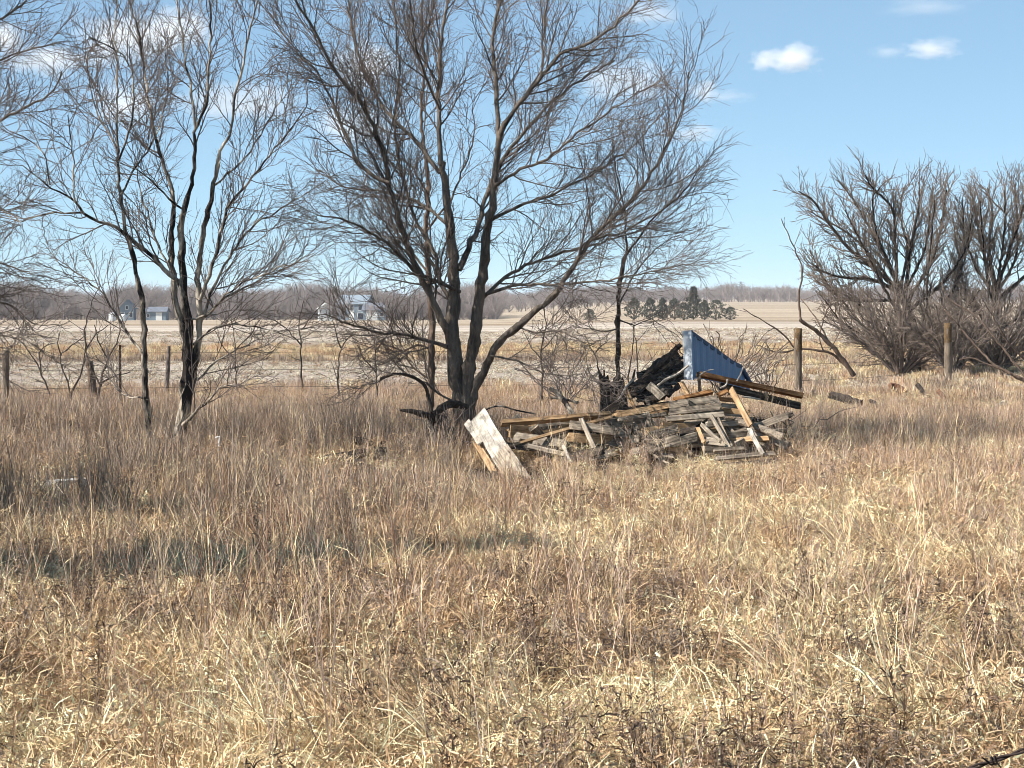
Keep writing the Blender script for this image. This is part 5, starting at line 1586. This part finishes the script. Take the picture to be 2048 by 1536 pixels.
# 1 matted straw
src = [(matted(1, STRAW), GRASS), (matted(2, STRAW + TANP[:2]), GRASS), (matted(3, TANP + STRAW[:2]), GRASS), (matted(4, TANP), GRASS), (matted(5, BRN + TANP[:2]), GRASS), (matted(6, STRAW, 170, .22, .14), GRASS), (lodged(7, STRAW), GRASS), (lodged(8, STRAW + TANP), GRASS), (lodged(9, TANP + BRN), GRASS)]
pc = []
x, y, g = field(34, 6.6, 17.5, 1, lambda x, y: np.clip(.18 + 1.35 * patch(x, y, 1.2), 0, 1))
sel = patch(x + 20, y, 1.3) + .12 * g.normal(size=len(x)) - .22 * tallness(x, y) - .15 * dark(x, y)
for lo, hi, pk in ((.56, 9, [0, 5, 1]), (.44, .56, [0, 1, 2]), (.33, .44, [2, 3]), (-9, .33, [3, 4])):
    m = (sel >= lo) & (sel < hi)
    pc.append((x[m], y[m], g, .75, 1.3, pk, .12))
x, y, g = field(26, 6.6, 20, 12, lambda x, y: np.clip(3.0 * (patch(x + 44, y + 2, 1.1) - .42), 0, 1))
sel = patch(x + 20, y, 1.3)
pc.append((x[sel >= .45], y[sel >= .45], g, .75, 1.25, [6, 7], .2)); pc.append((x[sel < .45], y[sel < .45], g, .75, 1.25, [7, 8, 8], .2))
x, y, g = field(26, 17.5, 44, 2, lambda x, y: np.clip(1.0 - .35 * tallness(x, y), 0, 1) * (.05 + .95 * pile_mask(x, y)))
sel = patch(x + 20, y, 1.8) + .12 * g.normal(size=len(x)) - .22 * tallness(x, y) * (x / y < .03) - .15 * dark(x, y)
for lo, hi, pk in ((.5, 9, [0, 5, 1]), (.36, .5, [1, 2, 3]), (-9, .36, [3, 4])):
    m = (sel >= lo) & (sel < hi)
    pc.append((x[m], y[m], g, .8, 1.5, pk, .12))
lay('matted_grass', 'matted pale straw grass covering the whole foreground', 'grass', pc, src)

# 2 tall brown grass
src = [(tall(11, BRN, TANP), GRASS), (tall(12, BRN + TANP[:2], BRN), GRASS), (tall(13, GREYB, BRN), GRASS), (tall(14, PINK, TANP), GRASS), (tall(15, PINK + TANP, PINK), GRASS),
       (tall(16, RUSTY, RUSTY, 40, (.35, .65)), GRASS), (tall(17, TANP, STRAW, 30, (.3, .55), .16, (.004, .008), (5, 40), 60, .25), GRASS)]
pc = []
x, y, g = field(26, 12.5, 45, 3, lambda x, y: np.clip(tallness(x, y) * (.35 + 1.1 * patch(x, y, 2.0) + .3 * (x / y > .1)) * pile_mask(x, y), 0, 1))
u = x / y + .05 * (patch(x, y, 3) - .5)
sel = g.random(len(x))
L_ = (u < -.01) & (y < 36)
pc.append((x[L_ & (sel < .8)], y[L_ & (sel < .8)], g, .7, 1.15, [0, 1, 2, 1], .10))
pc.append((x[L_ & (sel >= .8)], y[L_ & (sel >= .8)], g, .7, 1.15, [3, 5, 6], .10))
Rr = ~L_
pc.append((x[Rr & (sel < .78)], y[Rr & (sel < .78)], g, .65, 1.1, [3, 4, 4], .08))
pc.append((x[Rr & (sel >= .78)], y[Rr & (sel >= .78)], g, .65, 1.1, [0, 5, 6], .08))
# sparse tall stems standing out of the foreground straw
x, y, g = field(3.0, 9, 19, 4, lambda x, y: np.clip(1.6 * (patch(x + 5, y, 1.7) - .38), 0, 1))
pc.append((x, y, g, .55, .95, [3, 4, 6], .12))
lay('tall_grass', 'tall thin brown grass standing around the trees and rubble', 'grass', pc, src, True)

# 3 dark weeds and stalks
src = [(seedy(21, DARKW), WEED), (seedy(22, DARKW + BRN[:2]), WEED), (seedy(23, BRN + TANP[:1]), WEED), (stalk(24, RUSTY), WEED), (stalk(25, PINK + STRAW[:2]), WEED), (stalk(26, BRN), WEED)]
pc = []
x, y, g = field(24, 6.8, 13.5, 5, lambda x, y: np.clip(3.0 * (patch(x + 31, y + 3, 1.5) - .43), 0, 1))
pc.append((x, y, g, .32, .72, [0, 1, 1, 2], .12))
x, y, g = field(7, 7, 30, 6, lambda x, y: np.clip(1.8 * (patch(x + 61, y, 2.2) - .3), 0, 1) * pile_mask(x, y) * (1 - .75 * np.exp(-(((x - 1.2) / 2.6) ** 4 + ((y - 22.0) / 2.4) ** 4))))
pc.append((x, y, g, .5, .95, [3, 4, 5, 4], .10))
x, y, g = field(4, 7.0, 14, 17, lambda x, y: np.clip(1.9 * (patch(x + 71, y + 8, 1.8) - .32), 0, 1))
pc.append((x, y, g, .75, 1.15, [3, 4, 4, 5], .12))
x, y, g = field(1.2, 14, 44, 7, lambda x, y: np.clip(1.5 * (patch(x + 11, y + 5, 2.2) - .3), 0, 1) * pile_mask(x, y))
pc.append((x, y, g, .5, .9, [1, 2, 5], .10))
lay('dry_weed', 'dark dry weed stalks with withered leaves scattered through the grass', 'weeds', pc, src)

# 4 grass strip beyond the first stubble field, and stubble stalks
src = [(tall(31, TANP + STRAW + STRAW, STRAW, 60, (.2, .4), .4, (.015, .03), (0, 30), 60), GRASS), (tall(32, RUSTY + TANP, TANP, 60, (.25, .45), .4, (.015, .03), (0, 30), 50), GRASS), (tall(33, BRN, TANP, 60, (.3, .5), .4, (.015, .03), (0, 25), 40), GRASS), (matted(34, fade(STRAW, .6, .95), 60, .4, .08, (.02, .05)), GRASS), (matted(35, GREYB + TANP[:2], 60, .4, .08, (.02, .05)), GRASS)]
pc = []
x, y, g = field(.9, 71, 103, 8, lambda x, y: np.clip(.3 + patch(x, y, 14), 0, 1), 6)
pc.append((x, y, g, .7, 1.1, [0, 0, 0, 1], .05))
x, y, g = field(1.8, 69.5, 71.6, 9, one, 6)  # darker brown tufts stand in for the strip's shaded front edge
pc.append((x, y, g, .8, 1.2, [2], .05))
x, y, g = field(2.5, 40, 47, 10, lambda x, y: np.clip(1.6 * (patch(x, y, 4) - .25), 0, 1), 3)
pc.append((x, y, g, .6, 1.0, [0, 1, 2], .06))
# fence-row growth and the rough tan ground under the right-hand trees
x, y, g = field(2.2, 39, 47, 18, lambda x, y: np.clip(2.2 * (patch(x + 3, y, 3) - .42), 0, 1), 3)
pc.append((x, y, g, .9, 1.35, [0, 1, 2], .08))
x, y, g = field(2.4, 45, 69, 19, lambda x, y: sstep(.10, .17, x / y + .05 * (patch(x, y, 6) - .5)) * np.clip(.2 + 1.2 * patch(x, y, 5), 0, 1), 3)
pc.append((x, y, g, .7, 1.15, [0, 0, 1, 2], .08))
# cut stalks and residue on the near stubble field
x, y, g = field(5.5, 45, 69.5, 20, lambda x, y: np.clip(.25 + patch(x, y, 5), 0, 1), 3)
pc.append((x, y, g, .5, .95, [3, 3, 4], .15))
x, y, g = field(.8, 106, 180, 21, lambda x, y: np.clip(.2 + patch(x, y, 12), 0, 1), 6)
pc.append((x, y, g, .9, 1.5, [3, 3, 4], .15))
lay('strip_grass', 'tan grass strip and cut stalks on the stubble fields behind the fence', 'grass', pc, src)

# ------------------------------------------------------------------ clouds
def cloud_mat():
    m = bpy.data.materials.new('cloud_vapour'); m.use_nodes = True
    nt = m.node_tree; nt.nodes.clear()
    out = nt.nodes.new('ShaderNodeOutputMaterial')
    vol = nt.nodes.new('ShaderNodeVolumePrincipled')
    vol.inputs['Color'].default_value = (1, 1, 1, 1); vol.inputs['Anisotropy'].default_value = 0.1
    tc = nt.nodes.new('ShaderNodeTexCoord'); oi = nt.nodes.new('ShaderNodeObjectInfo')
    ln = nt.nodes.new('ShaderNodeVectorMath'); ln.operation = 'LENGTH'
    nt.links.new(tc.outputs['Object'], ln.inputs[0])
    off = nt.nodes.new('ShaderNodeVectorMath'); off.operation = 'ADD'
    nt.links.new(tc.outputs['Object'], off.inputs[0]); nt.links.new(oi.outputs['Location'], off.inputs[1])
    nz = nt.nodes.new('ShaderNodeTexNoise'); nz.inputs['Scale'].default_value = 2.0; nz.inputs['Detail'].default_value = 6; nz.inputs['Roughness'].default_value = .6
    nt.links.new(off.outputs[0], nz.inputs[0])
    # density = clamp(1.0 - r*1.15 + (noise-.5)*2.2)
    a = nt.nodes.new('ShaderNodeMath'); a.operation = 'MULTIPLY_ADD'; a.inputs[1].default_value = 2.0; a.inputs[2].default_value = -.15
    nt.links.new(nz.outputs[0], a.inputs[0])
    b = nt.nodes.new('ShaderNodeMath'); b.operation = 'MULTIPLY_ADD'; b.inputs[1].default_value = -1.25
    nt.links.new(ln.outputs['Value'], b.inputs[0]); nt.links.new(a.outputs[0], b.inputs[2])
    c = nt.nodes.new('ShaderNodeMath'); c.operation = 'MAXIMUM'; c.inputs[1].default_value = 0
    nt.links.new(b.outputs[0], c.inputs[0])
    d = nt.nodes.new('ShaderNodeMath'); d.operation = 'MULTIPLY'
    nt.links.new(c.outputs[0], d.inputs[0]); nt.links.new(oi.outputs['Alpha'], d.inputs[1])
    e = nt.nodes.new('ShaderNodeMath'); e.operation = 'MULTIPLY'; e.inputs[1].default_value = .1
    nt.links.new(d.outputs[0], e.inputs[0])
    nt.links.new(e.outputs[0], vol.inputs['Density'])
    nt.links.new(vol.outputs[0], out.inputs['Volume'])
    return m
CLOUD = cloud_mat()
def sphere_mesh():
    me = bpy.data.meshes.new('cloud')
    n, k = 16, 10
    V = [(0, 0, 1.1)]; F3 = []; F4 = []
    for i in range(1, k):
        t = math.pi * i / k
        for j in range(n):
            a = 2 * math.pi * j / n
            V.append((1.1 * math.sin(t) * math.cos(a), 1.1 * math.sin(t) * math.sin(a), 1.1 * math.cos(t)))
    V.append((0, 0, -1.1))
    for j in range(n):
        F3.append((0, 1 + j, 1 + (j + 1) % n))
        F3.append((len(V) - 1, 1 + (k - 2) * n + (j + 1) % n, 1 + (k - 2) * n + j))
    for i in range(k - 2):
        for j in range(n):
            a, b = 1 + i * n + j, 1 + i * n + (j + 1) % n
            F4.append((a, a + n, b + n, b))
    return new_mesh('cloud', np.array(V), [np.array(F3), np.array(F4)])
CM = sphere_mesh(); CM.materials.append(CLOUD)
CL = [('bright puffy cloud with a lower lobe, largest in the clear sky on the right', 1588, 116, 62, 34, 1.0), ('small left lobe beside the bright puffy cloud', 1528, 120, 34, 26, .55),
      ('flat slanting white cloud near the upper right', 1862, 98, 64, 26, .6), ('faint grey wisp left of the flat slanting cloud', 1775, 103, 50, 16, .15),
      ('small dim cloud just right of the main tree crown', 1408, 182, 36, 28, .4), ('thin grey wisp right of the small dim cloud', 1455, 192, 60, 15, .15),
      ('faint thin cloud at the top right edge of the sky', 1850, 12, 110, 22, .15), ('faint pale cloud at the top of the main tree crown', 1300, 25, 80, 34, .3),
      ('white cloud bank behind the top of the left tree', 250, 75, 130, 62, .8), ('white cloud right of the bank behind the left tree', 350, 60, 90, 55, .7),
      ('low pale cloud behind the middle of the left tree', 250, 210, 90, 55, .5), ('long pale cloud between the left tree and the main tree', 480, 205, 170, 50, .5),
      ('pale cloud behind the left limbs of the main tree', 730, 130, 90, 60, .6), ('lower pale cloud behind the left limbs of the main tree', 710, 250, 100, 50, .45),
      ('white cloud patch behind the left edge crown', 10, 80, 50, 40, .9), ('low white cloud behind the left edge crown', 90, 120, 100, 40, .6),
      ('pale pinkish cloud behind the right side of the main crown', 1240, 160, 110, 50, .45), ('faint cloud low at the right side of the main crown', 1385, 268, 70, 24, .3)]
for k, (lab, px, py, w, h, op) in enumerate(CL):
    D = 2600 + 37 * k
    s = D / FPX
    o = link('cloud', CM)
    o.location = P(px, py, D)
    o.scale = (w * s * 1.25, w * s * 1.1, h * s * 1.25)
    o.color = (1, 1, 1, op * 36.0 / w)
    tag(o, lab, 'cloud', 'small spring clouds')

# ------------------------------------------------------------------ haze over the fields
def haze():
    V, F = [], []
    box(V, F, -5300, 5300, -4300, 9400, -4.5, 27.5)
    m = bpy.data.materials.new('spring_haze'); m.use_nodes = True
    nt = m.node_tree; nt.nodes.clear()
    out = nt.nodes.new('ShaderNodeOutputMaterial'); vol = nt.nodes.new('ShaderNodeVolumePrincipled')
    vol.inputs['Color'].default_value = (.80, .88, 1.0, 1); vol.inputs['Density'].default_value = 0.00014
    nt.links.new(vol.outputs[0], out.inputs['Volume'])
    o = link('haze', new_mesh('haze', np.array(V, float), np.array(F), smooth=False), m)
    tag(o, 'thin pale haze over the distant fields', 'haze', kind='stuff')
haze()
